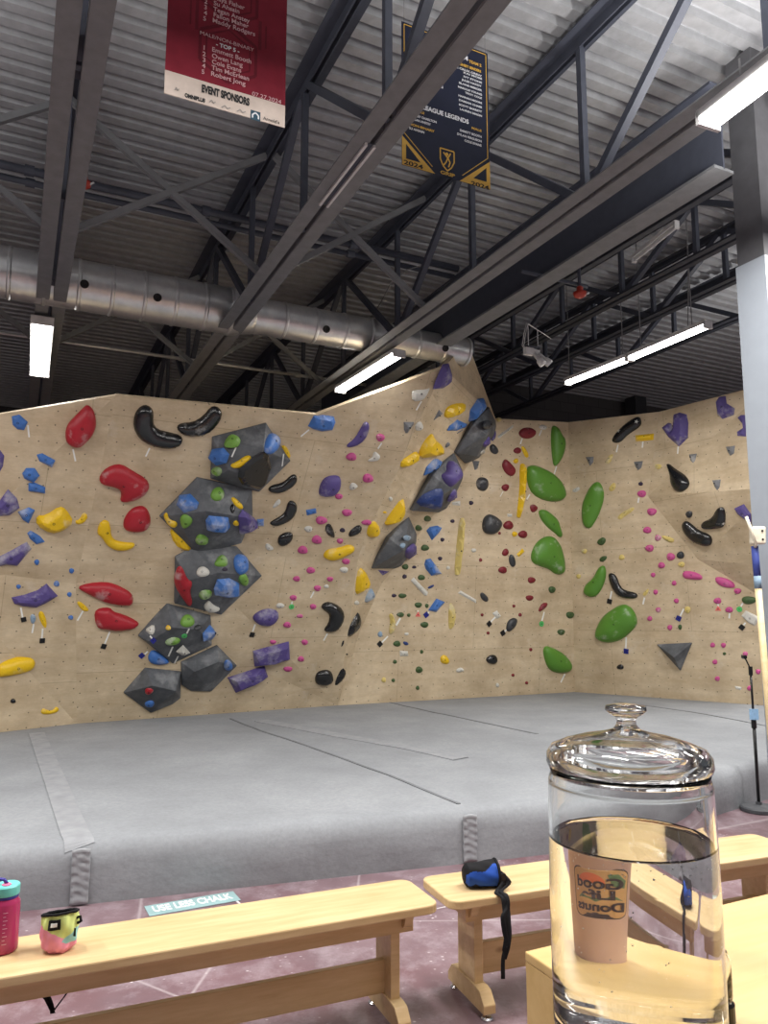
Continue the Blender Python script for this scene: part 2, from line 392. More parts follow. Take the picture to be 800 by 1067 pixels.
# ---------------------------------------------------------------- spiral duct
GALV = None
def galv():
    m, nt, b = nodes('galvanised spiral duct'); b.inputs['Metallic'].default_value = .72; b.inputs['Roughness'].default_value = .34
    o = coords(nt); f = noise_tex(nt, o, 6, 4, .6)
    nt.links.new(ramp(nt, f, [(.3, rgb(196, 198, 200)), (.7, rgb(226, 226, 224))]).outputs[0], b.inputs['Base Color']); return m
GALV = galv(); RUB = plain('black rubber', rgb(22, 22, 24), .6)
zr_d = 3.28
uL, vL = rel(-60, 282, zr_d); uE, vE = rel(484, 367, zr_d); vD = vE
uA = rel(238, 326, zr_d)[0]; uB = rel(395, 352, zr_d)[0]
zc = EYE.z+zr_d
duct = empty('spiral_duct', uvz(uA, vD, zc), TH, label='long silver spiral air duct running above the climbing wall', cat='duct')
AX = (V, Z, U)
def duct_run(u0, u1, r):
    mb = MB(); pr = []; u = u0; n = max(2, int(abs(u1-u0)/.30)); st = (u1-u0)/n
    for i in range(n):
        a = u0+i*st; pr += [(r, a), (r+.009, a+.012), (r+.009, a+.03), (r, a+.042), (r, a+st-.001)]
    mb.lathe(pr, uvz(0, vD, zc), 32, AX); o = mb.build('duct_run', GALV, smooth=True); o.data.set_sharp_from_angle(angle=math.radians(35)); adopt(o, duct); return o
duct_run(uL-1, uA, .25); duct_run(uA+.22, uB-.15, .20); duct_run(uB+.1, uE, .17)
for u0, r0, u1, r1 in ((uA, .25, uA+.22, .20), (uB-.15, .20, uB+.1, .17)):
    o = MB().lathe([(r0+.012, u0-.03), (r0+.012, u0), (r1+.012, u1), (r1+.012, u1+.03)], uvz(0, vD, zc), 32, AX).build('reducer_collar', GALV, smooth=True); adopt(o, duct)
o = MB().lathe([(.185, uE-.02), (.185, uE+.012), (.165, uE+.016), (.03, uE+.006)], uvz(0, vD, zc), 32, AX).build('end_cap', GALV, smooth=True); o.data.set_sharp_from_angle(angle=math.radians(35)); adopt(o, duct)
for px, py, r in ((88, 296, .25), (164, 310, .25), (340, 343, .20), (464, 363, .17)):
    d = ray(px, py)
    # meet the duct's cylinder
    best = None
    for k in range(4000):
        t = 5+k*.002; p = EYE+d*t; w = p-uvz(p.dot(U), vD, zc)
        if w.length < r+.004: best = (p, w.normalized()); break
    if best:
        p, n = best; x = U; y = n.cross(x)
        adopt(MB().lathe([(.042, -.02), (.042, .012), (.03, .014), (.02, .004)], p, 16, (x, y, n)).build('port_plug', RUB), duct)

# ---------------------------------------------------------------- pipes along U
def pipe(px, py, zr, r, m, label, u0=None, u1=None):
    u, v = rel(px, py, zr); u0 = u-6 if u0 is None else u0; u1 = u+8 if u1 is None else u1
    o = empty('overhead_pipe', uvz(u0, v, EYE.z+zr), TH, label=label, cat='pipe')
    adopt(MB().tube([uvz(u0, v, EYE.z+zr), uvz(u1, v, EYE.z+zr)], r, 10).build('tube', m, smooth=True), o)
    for k in range(int((u1-u0)/1.6)): adopt(MB().lathe([(r+.012, -.04), (r+.012, .04)], uvz(u0+.7+k*1.6, v, EYE.z+zr), 12, AX).build('coupling', m), o)
    return o
pipe(92, 192, 3.98, .038, DARKSTEEL, 'dark sprinkler pipe, upper of two side by side under the deck', u1=SG-.12)
pipe(92, 204, 3.92, .03, DARKSTEEL, 'dark sprinkler pipe, lower of two side by side under the deck', u1=SG-.12)
pipe(345, 396, 3.3, .022, plain('bare conduit', rgb(190, 190, 188), .3, .6), 'thin bright conduit crossing under the silver duct', u1=SG-.12)
pipe(600, 296, 3.3, .02, DARKSTEEL, 'thin dark rail above the white spotlights', u0=rel(535, 288, 3.3)[0], u1=rel(606, 302, 3.3)[0])
# ---------------------------------------------------------------- lamps
LED = emit('white led diffuser', (1, .97, .93, 1), 14.0); HOUS = plain('white lamp housing', rgb(205, 205, 205), .45)
CABLE = plain('grey cable', rgb(120, 120, 122), .6)
def lamp(a, b, width, label, cables=(), lit=True, down=Z*-1):
    """wrap-around LED batten from a to b"""
    a, b = Vector(a), Vector(b); c = (a+b)/2; L = (b-a).length
    t = empty('led_batten', c+Z*.06, math.atan2((b-a).y, (b-a).x), label=label, cat='ceiling light', group='led battens under the roof steel')
    h = MB().box((0, 0, -.012), (L/2, 0, 0), (0, width/2, 0), (0, 0, .022)).build('housing', HOUS, t)
    w = width/2-.012; pr = [(-w, -.03), (-w*.9, -.062), (-w*.5, -.078), (w*.5, -.078), (w*.9, -.062), (w, -.03)]
    x = L/2-.02; vs = [(-x, y, z) for y, z in pr]+[(x, y, z) for y, z in pr]; n = len(pr)
    mesh_obj('diffuser', vs, [(i, i+1, n+i+1, n+i) for i in range(n-1)]+[tuple(range(n)), tuple(reversed(range(n, 2*n)))], LED if lit else HOUS, t)
    for sx in (-1, 1): MB().box((sx*(L/2-.006), 0, -.04), (.012, 0, 0), (0, width/2, 0), (0, 0, .042)).build('end_cap', HOUS, t)
    for x0, l, sway in cables:
        MB().tube([(x0, 0, 0), (x0+sway*.3, sway*.4, l*.4), (x0+sway, 0, l)], .006, 6).build('suspension_cable', CABLE, t)
    return t
def ext(p, q, k): return p+(q-p)*k
lamp(at_z(44, 336, EYE.z+2.93), at_z(41, 391, EYE.z+2.93), .22, 'lit white light tube seen nearly end-on under the first roof truss')
lamp(at_z(416, 370, EYE.z+2.93), at_z(354, 408, EYE.z+2.93), .16, 'lit white light tube under the truss above the blue hold at the wall top')
la, lb = at_z(737, 131, EYE.z+2.85), at_z(800, 83, EYE.z+2.85)
lamp(la, la+(lb-la).normalized()*1.5, .17, 'brightest and nearest lit light tube, beside the column top', ((-.5, .19, 0), (.5, .19, 0)))
p1, p2, p3 = at_z(591, 400, EYE.z+3.0), at_z(656, 374.5, EYE.z+3.0), at_z(738, 340, EYE.z+3.0)
up = 4.4-3.0
lamp(p1, ext(p1, p2, .99), .11, 'slim lit pendant light tube, lower and farther of the pair on cables', ((-.5, up, 0), (.45, up, 0)))
lamp(ext(p2, p3, .01), p3, .11, 'slim lit pendant light tube, higher and nearer of the pair on cables', ((-.4, up, 0), (.36, up, 0), (.30, up, .07)))
q1, q2 = at_z(660, 272, EYE.z+3.9), at_z(705, 236, EYE.z+3.9)
lamp(q1, q2, .055, 'unlit pale light tube high up behind the solid girder', (), False)
q1, q2 = at_z(337, 214, EYE.z+3.035), at_z(386, 151, EYE.z+3.035)
t = empty('light_strip', (q1+q2)/2, math.atan2((q2-q1).y, (q2-q1).x), label='unlit pale light strip fixed in the gap of the middle truss', cat='ceiling light')
for y in (-.03, .03): MB().box((0, y, 0), ((q2-q1).length/2, 0, 0), (0, .009, 0), (0, 0, .012)).build('tube', HOUS, t)
MB().box((0, 0, .012), ((q2-q1).length/2, 0, 0), (0, .04, 0), (0, 0, .004)).build('tray', DARKSTEEL, t)
# unseen battens of the hall, plus up-facing lights added to brighten the deck
k = 0
def area(p, power, rz, sx=1.2, sy=.2):
    ld = bpy.data.lights.new('batten_and_fill_light', 'AREA'); ld.shape = 'RECTANGLE'; ld.size = sx; ld.size_y = sy; ld.energy = power; ld.color = (1, .97, .93)
    o = bpy.data.objects.new('batten_and_fill_light', ld); COL.objects.link(o); o.location = p; o.rotation_euler = (0, 0, rz); return o
SM = (S3-1.5*DS, S3-DS/2, S3+DS/2, S1+DS/2, S2+.55, SG+1.0, SG+3.2)      # battens sit between the trusses
for s in SM:
    vm = 3.4 if s < S3 else min(3.4, (3.35-s*math.sin(TH))/math.cos(TH)) if s < S2 else 2.7
    if S3 < s < S1: vm = 1.7
    for v, pw in ((-2.5, 2), (.2, 7), (vm, 102)):
        area(uvz(s, v, EYE.z+2.9), pw, TH+math.pi/2)
        if v > -1 and not (S3 < s < S1 and v > 1): area(uvz(s, v, EYE.z+2.98), 46, TH+math.pi/2).rotation_euler.x = math.pi  # up-facing fill added to brighten the deck, no fixture of its own
for s, v in ((-3.0, 5.0), (-4.6, 7.4), (9.0, 5.6), (11, 4.0)):
    area(uvz(s, v, EYE.z+2.9), 120, TH+math.pi/2); area(uvz(s, v, EYE.z+2.98), 46, TH+math.pi/2).rotation_euler.x = math.pi  # second light of each pair faces up, added to brighten the deck
for p, q in ((at_z(44, 336, EYE.z+2.78), at_z(41, 391, EYE.z+2.78)), (at_z(416, 370, EYE.z+2.78), at_z(354, 408, EYE.z+2.78)), (p1-Z*.12, p2-Z*.12), (p2-Z*.12, p3-Z*.12)):
    area((p+q)/2, 34, math.atan2((q-p).y, (q-p).x))
w = bpy.data.worlds.new('World'); SC.world = w; w.use_nodes = True
w.node_tree.nodes['Background'].inputs[0].default_value = (.86, .92, 1, 1); w.node_tree.nodes['Background'].inputs[1].default_value = .09
SC.view_settings.view_transform = 'Standard'; SC.view_settings.look = 'None'; SC.view_settings.gamma = 1; SC.view_settings.exposure = -0.17
SC.view_settings.use_curve_mapping = False
SC.cycles.max_bounces = 14; SC.cycles.transmission_bounces = 14; SC.cycles.glossy_bounces = 6; SC.cycles.diffuse_bounces = 4; SC.cycles.transparent_max_bounces = 8
SC.cycles.caustics_refractive = True; SC.cycles.sample_clamp_indirect = 6
# ---------------------------------------------------------------- crash mat
def poly_inside(pts, x, y):
    c = False; n = len(pts)
    for i in range(n):
        x1, y1 = pts[i]; x2, y2 = pts[i-1]
        if (y1 > y) != (y2 > y) and x < (x2-x1)*(y-y1)/(y2-y1)+x1: c = not c
    return c
f0 = at_z(0, 952, 0); f1 = at_z(400, 909, 0); f2 = at_z(615, 886, 0); f3 = at_z(749, 849, 0); f4 = at_z(800, 833, 0)
fa = f0+(f0-f1)*.35; fz = f4+(f4-f3)*4
front = [fa, f0, f1, f1.lerp(f2, .55), f2.lerp(f3, .04), f2.lerp(f3, .3), f3, f4, fz]
_o = Vector((0, .012, 0)); _wx = (e_br-d_br).normalized()
back = [e_br+_wx*1.5+_o, e_br+_o, d_br+_o, d_bl+_o, b_b0+_o, a_bl+_o, a_bl+(a_bl-b_b0)*.5+_o]
nrm = lambda a, b: Vector((-(b-a).y, (b-a).x, 0)).normalized()
def inset(k):
    out = []
    for i, p in enumerate(front):
        n = Vector((0, 0, 0))
        if i: n += nrm(front[i-1], p)
        if i < len(front)-1: n += nrm(p, front[i+1])
        out.append(p+n.normalized()*k)
    return out
def dens(pts, n=10): return [pts[i].lerp(pts[i+1], k/n) for i in range(len(pts)-1) for k in range(n)]+[pts[-1]]
rings = [(0, 0), (-.008, .10), (-.012, .2), (.0, MT-.06), (.03, MT-.018), (.075, MT)]
vs, fs = [], []
def wob(p, a=.012): return a*noise.noise(Vector((p.x*2.6, p.y*2.6, p.z*3)))
rows = [dens(inset(k)) for k, _ in rings]; nr = len(rows[0])
for (k, z), r in zip(rings, rows):
    for p in r:
        q = Vector((p.x, p.y, z)); w = wob(q, .03) if 0 < z < MT-.01 else 0
        vs.append(q+Vector((.3, -.9, 0))*w+Z*(.006*noise.noise(q*1.3) if z > .25 else 0))
for j in range(len(rings)-1):
    for i in range(nr-1): fs.append((j*nr+i, j*nr+i+1, (j+1)*nr+i+1, (j+1)*nr+i))
b0 = (len(rings)-1)*nr
edge = rows[-1]; outline = [(p.x, p.y) for p in edge]+[(p.x, p.y) for p in back]
pts = [Vector(p) for p in outline]; n0 = len(pts)
xs = [p[0] for p in outline]; ys = [p[1] for p in outline]; x = min(xs)
while x < max(xs):
    y = min(ys)
    while y < max(ys):
        if poly_inside(outline, x, y) and poly_inside(outline, x, y-.12) and poly_inside(outline, x+.12, y) and poly_inside(outline, x-.12, y): pts.append(Vector((x, y)))
        y += .22
    x += .22
r = delaunay_2d_cdt(pts, [(i, (i+1) % n0) for i in range(n0)], [], 1, 1e-5)
bb_ = len(vs)
def seg2(p, a, b):
    a2, b2, p2 = Vector((a.x, a.y)), Vector((b.x, b.y)), Vector(p); ab = b2-a2; t = max(0, min(1, (p2-a2).dot(ab)/ab.length_squared)); return (p2-a2-ab*t).length
def topz(x, y):
    k = min(1, max(0, min(seg2((x, y), back[i], back[i+1]) for i in range(len(back)-1))-.05)/.4)
    return MT-.001+k*(.010*noise.noise(Vector((x*.9, y*.9, 3)))+.006*noise.noise(Vector((x*2.3, y*2.3, 1))))
for i, c in enumerate(r[0]):
    src = r[3][i]
    if src and src[0] < nr: vs.append(vs[b0+src[0]].copy())
    else: vs.append(Vector((c.x, c.y, topz(c.x, c.y))))
fs += [tuple(bb_+i for i in f) for f in r[2]]
mat_o = empty('crash_mat', at_z(300, 925, 0)); tag(mat_o, 'wide grey carpeted crash mat covering the ground below the climbing walls', 'mat')
mm = mesh_obj('mat_body', vs, fs, MATM, smooth=True)
bm = bmesh.new(); bm.from_mesh(mm.data); bmesh.ops.remove_doubles(bm, verts=bm.verts, dist=1e-4); bmesh.ops.recalc_face_normals(bm, faces=bm.faces); bm.to_mesh(mm.data); bm.free()
adopt(mm, mat_o)
SEAM = plain('dark mat seam', rgb(124, 126, 130), .9, spec=.1); STRIP = plain('grey mat cover strip', rgb(154, 156, 160), .95, spec=.1)
matbvh = BVHTree.FromPolygons([v for v in vs], [f for f in fs if len(f) > 2])
def on_mat(px, py):
    d = ray(px, py).normalized(); h = matbvh.ray_cast(EYE, d); return h[0] if h[0] else at_z(px, py, MT)
def strip_on_mat(name, px_pts, half, m, n=14, lift=.006):
    P_ = [on_mat(*p) for p in px_pts]; P_ = [P_[i].lerp(P_[i+1], k/n) for i in range(len(P_)-1) for k in range(n)]+[P_[-1]]
    vs, fs = [], []
    for i, p in enumerate(P_):
        t = P_[min(i+1, len(P_)-1)]-P_[max(i-1, 0)]; t.z = 0; s = Vector((t.y, -t.x, 0)).normalized()*half
        for k, dz in ((-1, -.012), (-1, lift), (1, lift), (1, -.012)):
            q = p+s*k; h = matbvh.ray_cast(Vector((q.x, q.y, 1)), Vector((0, 0, -1)))
            z = h[0].z if h[0] else p.z
            vs.append(Vector((q.x, q.y, (z if abs(z-p.z) < .05 else p.z)+dz)))
        if i:
            a = 4*(i-1); b = 4*i; fs += [(a+j, a+(j+1) % 4, b+(j+1) % 4, b+j) for j in range(4)]
    return adopt(mesh_obj(name, vs, fs, m, smooth=False), mat_o)
strip_on_mat('cover_strip', [(38, 764), (58, 815), (78, 868), (83, 884)], .075, STRIP)
strip_on_mat('seam', [(240, 749), (270, 761), (330, 781), (400, 806), (478, 838)], .012, SEAM)
strip_on_mat('cover_strip', [(272, 751), (330, 762), (420, 778), (480, 791)], .09, STRIP)
strip_on_mat('seam', [(402, 731), (470, 746), (560, 765)], .012, SEAM)
strip_on_mat('seam', [(640, 731), (720, 742), (800, 757)], .012, SEAM)
# crumpled cover flaps on the front face
for x0, x1, y0, y1 in ((74, 93, 890, 941), (482, 496, 846, 894)):
    ptop = on_mat((x0+x1)/2, y0-2); vs, fs = [], []
    pl = on_mat(x0, (y0+y1)/2); pr_ = on_mat(x1, (y0+y1)/2); t = pr_-pl; t.z = 0; nn = Vector((t.y, -t.x, 0)).normalized()
    for j in range(19):
        z = MT-.03-(MT-.04)*j/18
        for i in range(7):
            q = pl.lerp(pr_, i/6); q.z = z
            vs.append(q+nn*(.016+.006*math.sin(j*1.9+i*.5*(1+j % 3))+.004*noise.noise(Vector((i*.7, j*.9, x0)))))
    for j in range(18):
        for i in range(6): k = j*7+i; fs.append((k, k+7, k+8, k+1))
    o = adopt(mesh_obj('cover_flap', vs, fs, STRIP, smooth=True), mat_o)
    so = o.modifiers.new('cloth', 'SOLIDIFY'); so.thickness = .012

# ---------------------------------------------------------------- floor marks
STK = plain('faded teal sticker', rgb(146, 176, 178), .5); WHT = plain('white lettering', rgb(235, 238, 238), .5, mottle=.03); WLINE = plain('worn white line', rgb(205, 198, 200), .6)
sa, sb = at_z(157, 949, .002), at_z(243, 934, .002); dx = (sb-sa); L = dx.length; dx.normalize(); dy = Vector((-dx.y, dx.x, 0))
st = empty('floor_sticker', (sa+sb)/2, math.atan2(dx.y, dx.x), label='teal floor sticker with white capital letters behind the long bench', cat='sticker')
MB().box((0, 0, .0008), (L/2+.02, 0, 0), (0, .075, 0), (0, 0, .0008)).build('backing', STK, st)
text_mesh('lettering', 'USE LESS CHALK', .115, WHT, st, Matrix.Translation((-L/2+.01, -.030, .0022)), width=L-.02, bold=.003)
def floor_line(p, q, w, label):
    a, b = at_z(*p, .0), at_z(*q, .0); o = MB().bar(a+Z*.001, b+Z*.001, w, .002).build('floor_line', WLINE)
    tag(o, label, 'line')
floor_line((236, 930), (250, 942), .012, 'thin white line on the maroon floor beside the teal sticker')
floor_line((455, 947), (500, 937), .008, 'thin pale line on the maroon floor between the two benches')

# ---------------------------------------------------------------- benches
CHROME = plain('chrome', rgb(210, 210, 212), .18, 1, mottle=.03)
SH = .45
def bench(origin, rz, L, label):
    """origin: middle of the seat on the ground, x along the seat"""
    t = empty('bench', origin, rz, label=label, cat='bench', group='low pine benches')
    W = .31; vs = []; r = .05
    out = []
    for cx, cy, a0 in ((L/2-r, W/2-r, 0), (-L/2+r, W/2-r, 90), (-L/2+r, -W/2+r, 180), (L/2-r, -W/2+r, 270)):
        for k in range(6): a = math.radians(a0+k*18); out.append((cx+r*math.cos(a), cy+r*math.sin(a)))
    n = len(out); vs = [(x, y, SH-.034) for x, y in out]+[(x, y, SH) for x, y in out]
    o = mesh_obj('seat', vs, [tuple(range(n, 2*n)), tuple(reversed(range(n)))]+[(i, (i+1) % n, n+(i+1) % n, n+i) for i in range(n)], PINE, t); round_edges(o, .006)
    for sy in (-1, 1): MB().box((0, sy*.085, SH-.034-.035), (L/2-.09, 0, 0), (0, .011, 0), (0, 0, .035)).build('apron', PINE, t)
    lx = L/2-.155
    o = MB().box((0, 0, .165), (lx, 0, 0), (0, .014, 0), (0, 0, .06)).build('stretcher', PINE, t); round_edges(o, .003)
    for sx in (-1, 1):
        lg = MB().box((sx*lx, 0, (.06+SH-.036)/2), (.019, 0, 0), (0, .075, 0), (0, 0, (SH-.036-.06)/2)).build('leg', PINE, t); round_edges(lg, .003)
        pr = [(-.16, .028), (.16, .028), (.16, .06), (.125, .10), (.095, .105), (-.095, .105), (-.125, .10), (-.16, .06)]
        for s2 in (0,):
            vs = [(sx*lx+k*.026, y, z) for k in (-1, 1) for y, z in pr]; n = 8
            ft = mesh_obj('foot_rail', vs, [tuple(reversed(range(n))), tuple(range(n, 2*n))]+[(i, (i+1) % n, n+(i+1) % n, n+i) for i in range(n)], PINE, t); round_edges(ft, .003)
        pr = [(-.13, SH-.036), (-.115, SH-.075), (-.08, SH-.10), (.08, SH-.10), (.115, SH-.075), (.13, SH-.036)]
        vs = [(sx*(lx+.036)+k*.017, y, z) for k in (-1, 1) for y, z in pr]; n = 6
        mesh_obj('cleat', vs, [tuple(reversed(range(n))), tuple(range(n, 2*n))]+[(i, (i+1) % n, n+(i+1) % n, n+i) for i in range(n)], PINE, t)
        for y in (-.135, .135): MB().lathe([(.024, 0), (.024, .006), (.018, .012), (.007, .014), (.007, .03)], (sx*lx, y, 0), 14).build('levelling_foot', CHROME, t, smooth=False)
    return t
def bench_px(fl_, fr, bl_, br, L, anchor, label):
    # front edge and back edge of the seat in the picture, at seat height
    a, b = at_z(*fl_, SH), at_z(*fr, SH); c, d = at_z(*bl_, SH), at_z(*br, SH)
    ang = (math.atan2((b-a).y, (b-a).x)+math.atan2((d-c).y, (d-c).x))/2
    x = Vector((math.cos(ang), math.sin(ang), 0))
    e = (b+d)/2 if anchor == 'r' else (a+c)/2
    o = e-x*(L/2) if anchor == 'r' else e+x*(L/2)
    return bench(Vector((o.x, o.y, 0)), ang, L, label), x
b1, bx1 = bench_px((0, 1022), (464, 939), (17, 974), (419, 917), 1.85, 'r', 'long pine bench with the pastel chalk bag and pink bottle on it')
b2, bx2 = bench_px((462, 942), (799, 890), (444.5, 912.5), (748, 874.6), 1.83, 'l', 'pine bench with the blue chalk bag lying on its end')

# ---------------------------------------------------------------- counter with the jar
JD = 1.20; JAX = at(662.5, 1000, JD); JR = .122
TZ = at(662, 1105, JD).z
c0 = at_z(546.5, 991, TZ); c1 = at_z(800, 931, TZ)
cang = math.atan2((c1-c0).y, (c1-c0).x)
cx_, cy_ = Vector((math.cos(cang), math.sin(cang), 0)), Vector((-math.sin(cang), math.cos(cang), 0))
ct = empty('counter', Vector((c0.x, c0.y, 0)), cang, label='blond plywood counter that the water jar stands on', cat='counter')
CD = .62; CL = 1.7
o = MB().box((CL/2, -CD/2, TZ-.009), (CL/2, 0, 0), (0, CD/2, 0), (0, 0, .009)).build('top', COUNTER, ct); round_edges(o, .003)
o = MB().box((CL/2, -CD/2, TZ-.0275), (CL/2-.001, 0, 0), (0, CD/2-.001, 0), (0, 0, .0085)).build('underlayer', COUNTER, ct)
for x in (.010, CL-.010): MB().box((x, -CD/2, (TZ-.036)/2), (.009, 0, 0), (0, CD/2-.002, 0), (0, 0, (TZ-.036)/2)).build('side_panel', COUNTER, ct)
MB().box((CL/2, -.011, (TZ-.036)/2), (CL/2-.019, 0, 0), (0, .009, 0), (0, 0, (TZ-.036)/2)).build('back_panel', COUNTER, ct)
MB().box((CL/2, -CD*.5, .25), (CL/2-.019, 0, 0), (0, CD/2-.03, 0), (0, 0, .009)).build('shelf', COUNTER, ct)

def densify(pr, step=.006):
    out = []
    for i, (r, h) in enumerate(pr):
        out.append((r, h))
        if i+1 < len(pr):
            r2, h2 = pr[i+1]; n = int(math.hypot(r2-r, h2-h)/step)
            if n > 1:
                for k in ((.0015/(n*step), 1-.0015/(n*step)) if n < 4 else [.0015/(n*step)]+[q/n for q in range(1, n, 3)]+[1-.0015/(n*step)]): out.append((r+(r2-r)*k, h+(h2-h)*k))
    return out
GL = glass('clear glass', (.985, .995, .99, 1), 1.5); WATER = glass('water', (.985, .997, 1, 1), 1.333)
jar = empty('water_jar', Vector((JAX.x, JAX.y, TZ)), 0, label='big lidded glass jar half full of water, on the plywood counter', cat='jar')
def jz(py, dd=0): return at(662, py, JD+dd).z-TZ
zrim = jz(800); zw = jz(872)
R = JR
outer = [(R*.80, 0), (R*.93, .004), (R*.985, .016), (R*.975, .03), (R*1.0, .05), (R*1.005, zrim*.5), (R*.995, zrim*.85), (R*.985, zrim-.02), (R*.955, zrim-.008), (R*.97, zrim)]
inner = [(R*.93, zrim), (R*.915, zrim-.01), (R*.945, zrim-.025), (R*.955, zrim*.85), (R*.965, zrim*.5), (R*.96, .085), (R*.945, .070), (R*.88, .061), (0.0001, .056)]
o = MB().lathe(densify(outer+inner)+[(.0001, .006), (R*.5, .004)], n=72, closed=True).build('glass_body', GL, jar, smooth=True, weld=True)
wat = [(0.0001, .0555), (R*.882, .0602), (R*.947, .0692), (R*.962, .0845), (R*.967, zrim*.5), (R*.966, zw+.001), (R*.952, zw-.0025), (R*.92, zw-.0035), (.0001, zw-.0035)]
MB().lathe(densify(wat), n=72).build('water', WATER, jar, smooth=True, weld=True)
lid = MB().lathe([(R*.88, zrim-.012), (R*.90, zrim+.002), (R*.99, zrim+.002), (R*1.005, zrim+.008), (R*.995, zrim+.02), (R*.94, zrim+.03), (R*.78, zrim+.038), (R*.55, zrim+.046), (R*.34, zrim+.051), (R*.20, zrim+.056), (R*.12, zrim+.060),
                  (.0001, zrim+.060), (.0001, zrim+.050), (R*.3, zrim+.043), (R*.55, zrim+.036), (R*.78, zrim+.027), (R*.86, zrim+.016), (R*.865, zrim-.012)][::-1], n=72, closed=True).build('lid', GL, jar, smooth=True, weld=True)
MB().lathe(densify([(.0001, zrim+.0595), (R*.16, zrim+.0595), (R*.125, zrim+.064), (R*.115, zrim+.070), (R*.14, zrim+.076), (R*.21, zrim+.081), (R*.255, zrim+.086), (R*.245, zrim+.092), (R*.14, zrim+.095), (.0001, zrim+.095)]), n=48).build('knob', GL, lid, smooth=True, weld=True)
bub = MB(); rnd = random.Random(3)
for i in range(150):
    a = rnd.uniform(-math.pi, 0) if i % 3 else rnd.uniform(-math.pi, math.pi); z = rnd.uniform(.09, zw-.01) if i % 2 else zw-.004-abs(rnd.gauss(0, .02)); r = rnd.uniform(.0006, .0015)
    q = Vector((math.cos(a)*R*.962, math.sin(a)*R*.962, z)); b = len(bub.v)
    bub.add([q+Vector(d)*r for d in ((1, 0, 0), (0, 1, 0), (-1, 0, 0), (0, -1, 0), (0, 0, 1), (0, 0, -1))], [(0, 1, 4), (1, 2, 4), (2, 3, 4), (3, 0, 4), (1, 0, 5), (2, 1, 5), (3, 2, 5), (0, 3, 5)])
tag(bub.build('bubbles', plain('tiny bubbles', rgb(236, 238, 238), .2), jar, smooth=True), kind='stuff')

# cup and small bottle behind the jar
vd = Vector((JAX.x, JAX.y, 0)).normalized(); vr = Vector((vd.y, -vd.x, 0))
def behind(a, x): return Vector((JAX.x, JAX.y, TZ))+vd*(a*JR)+vr*(x*JR)
CUPM = plain('dusty pink paper cup', rgb(206, 170, 150), .6, mottle=.03); TAN = plain('tan inside of cup', rgb(176, 120, 66), .5); COFFEE = plain('milky coffee', rgb(128, 78, 40), .25)
CUP_A, CUP_X, CUP_R, CUP_H = 3.27, .36, .043, .205
cp_ = behind(CUP_A, CUP_X); toeye = math.atan2(EYE.y-cp_.y, EYE.x-cp_.x)
cup = empty('paper_cup', cp_, toeye-.5, label='tall dusty pink paper cup with a printed badge, behind the water jar', cat='cup')
rr = lambda h: CUP_R*(.88+.16*h/CUP_H)
o = MB().lathe([(CUP_R*.80, .006), (rr(0), 0), (rr(0), .004), (rr(CUP_H), CUP_H), (rr(CUP_H)+.002, CUP_H+.002), (rr(CUP_H)+.001, CUP_H+.005), (rr(CUP_H)-.002, CUP_H+.003), (rr(0)-.002, .010), (.0001, .010), (.0001, .006)], n=48, closed=True).build('cup_wall', CUPM, cup, smooth=True, weld=True); o.data.set_sharp_from_angle(angle=math.radians(50))
MB().lathe([(rr(CUP_H)-.001, CUP_H+.0045), (rr(CUP_H)+.0025, CUP_H+.004), (rr(CUP_H)+.003, CUP_H+.001), (rr(CUP_H)+.001, CUP_H-.003)], n=48).build('rim', TAN, cup, smooth=True)
MB().lathe([(.0001, CUP_H-.018), (rr(CUP_H-.018)-.0022, CUP_H-.018)], n=40).build('coffee', COFFEE, cup)
def on_cup(name, poly, m, lift, parent):
    """flat outline (arc metres, height) wrapped on the cup; the badge faces the room's counter"""
    c2 = [Vector((x, y)) for x, y in poly]; xs = [p.x for p in c2]; ys = [p.y for p in c2]; pts = list(c2); n = len(pts)
    gx = min(xs)
    while gx < max(xs):
        gy = min(ys)
        while gy < max(ys):
            if poly_inside(poly, gx, gy): pts.append(Vector((gx, gy)))
            gy += .006
        gx += .004
    r = delaunay_2d_cdt(pts, [(i, (i+1) % n) for i in range(n)], [], 1, 1e-7)
    vs = [(math.cos(p.x/CUP_R)*(rr(p.y)+lift), math.sin(p.x/CUP_R)*(rr(p.y)+lift), p.y) for p in r[0]]
    return mesh_obj(name, vs, r[2], m, parent)
def rrect(w, h, y, r, n=5): return [(sx*(w/2-r)+r*math.cos(math.radians(a0+k*90/n)), y+sy*(h/2-r)+r*math.sin(math.radians(a0+k*90/n))) for sx, sy, a0 in ((1, 1, 0), (-1, 1, 90), (-1, -1, 180), (1, -1, 270)) for k in range(n+1)]
INK = plain('dark brown print', rgb(52, 36, 28), .5); BADGE = plain('ochre badge', rgb(206, 158, 96), .5); ORNG = plain('orange print', rgb(222, 110, 54), .5); GRN = plain('green print', rgb(96, 122, 74), .5)
by = CUP_H*.60
bo = on_cup('badge_border', rrect(.066, .090, by, .012), INK, .0004, cup)
on_cup('badge', rrect(.062, .086, by, .011), BADGE, .0008, bo)
on_cup('sun', [(.006+.016*math.cos(math.pi*k/12), by+.018+.018*math.sin(math.pi*k/12)) for k in range(13)], ORNG, .0011, bo)
on_cup('leaf', [(-.027, by+.010), (-.016, by+.014), (-.012, by+.034), (-.021, by+.036), (-.028, by+.024)], GRN, .0011, bo)
on_cup('leaf', [(-.026, by-.012), (.0, by-.015), (.024, by-.011), (.018, by-.003), (-.018, by-.003)], GRN, .0011, bo)
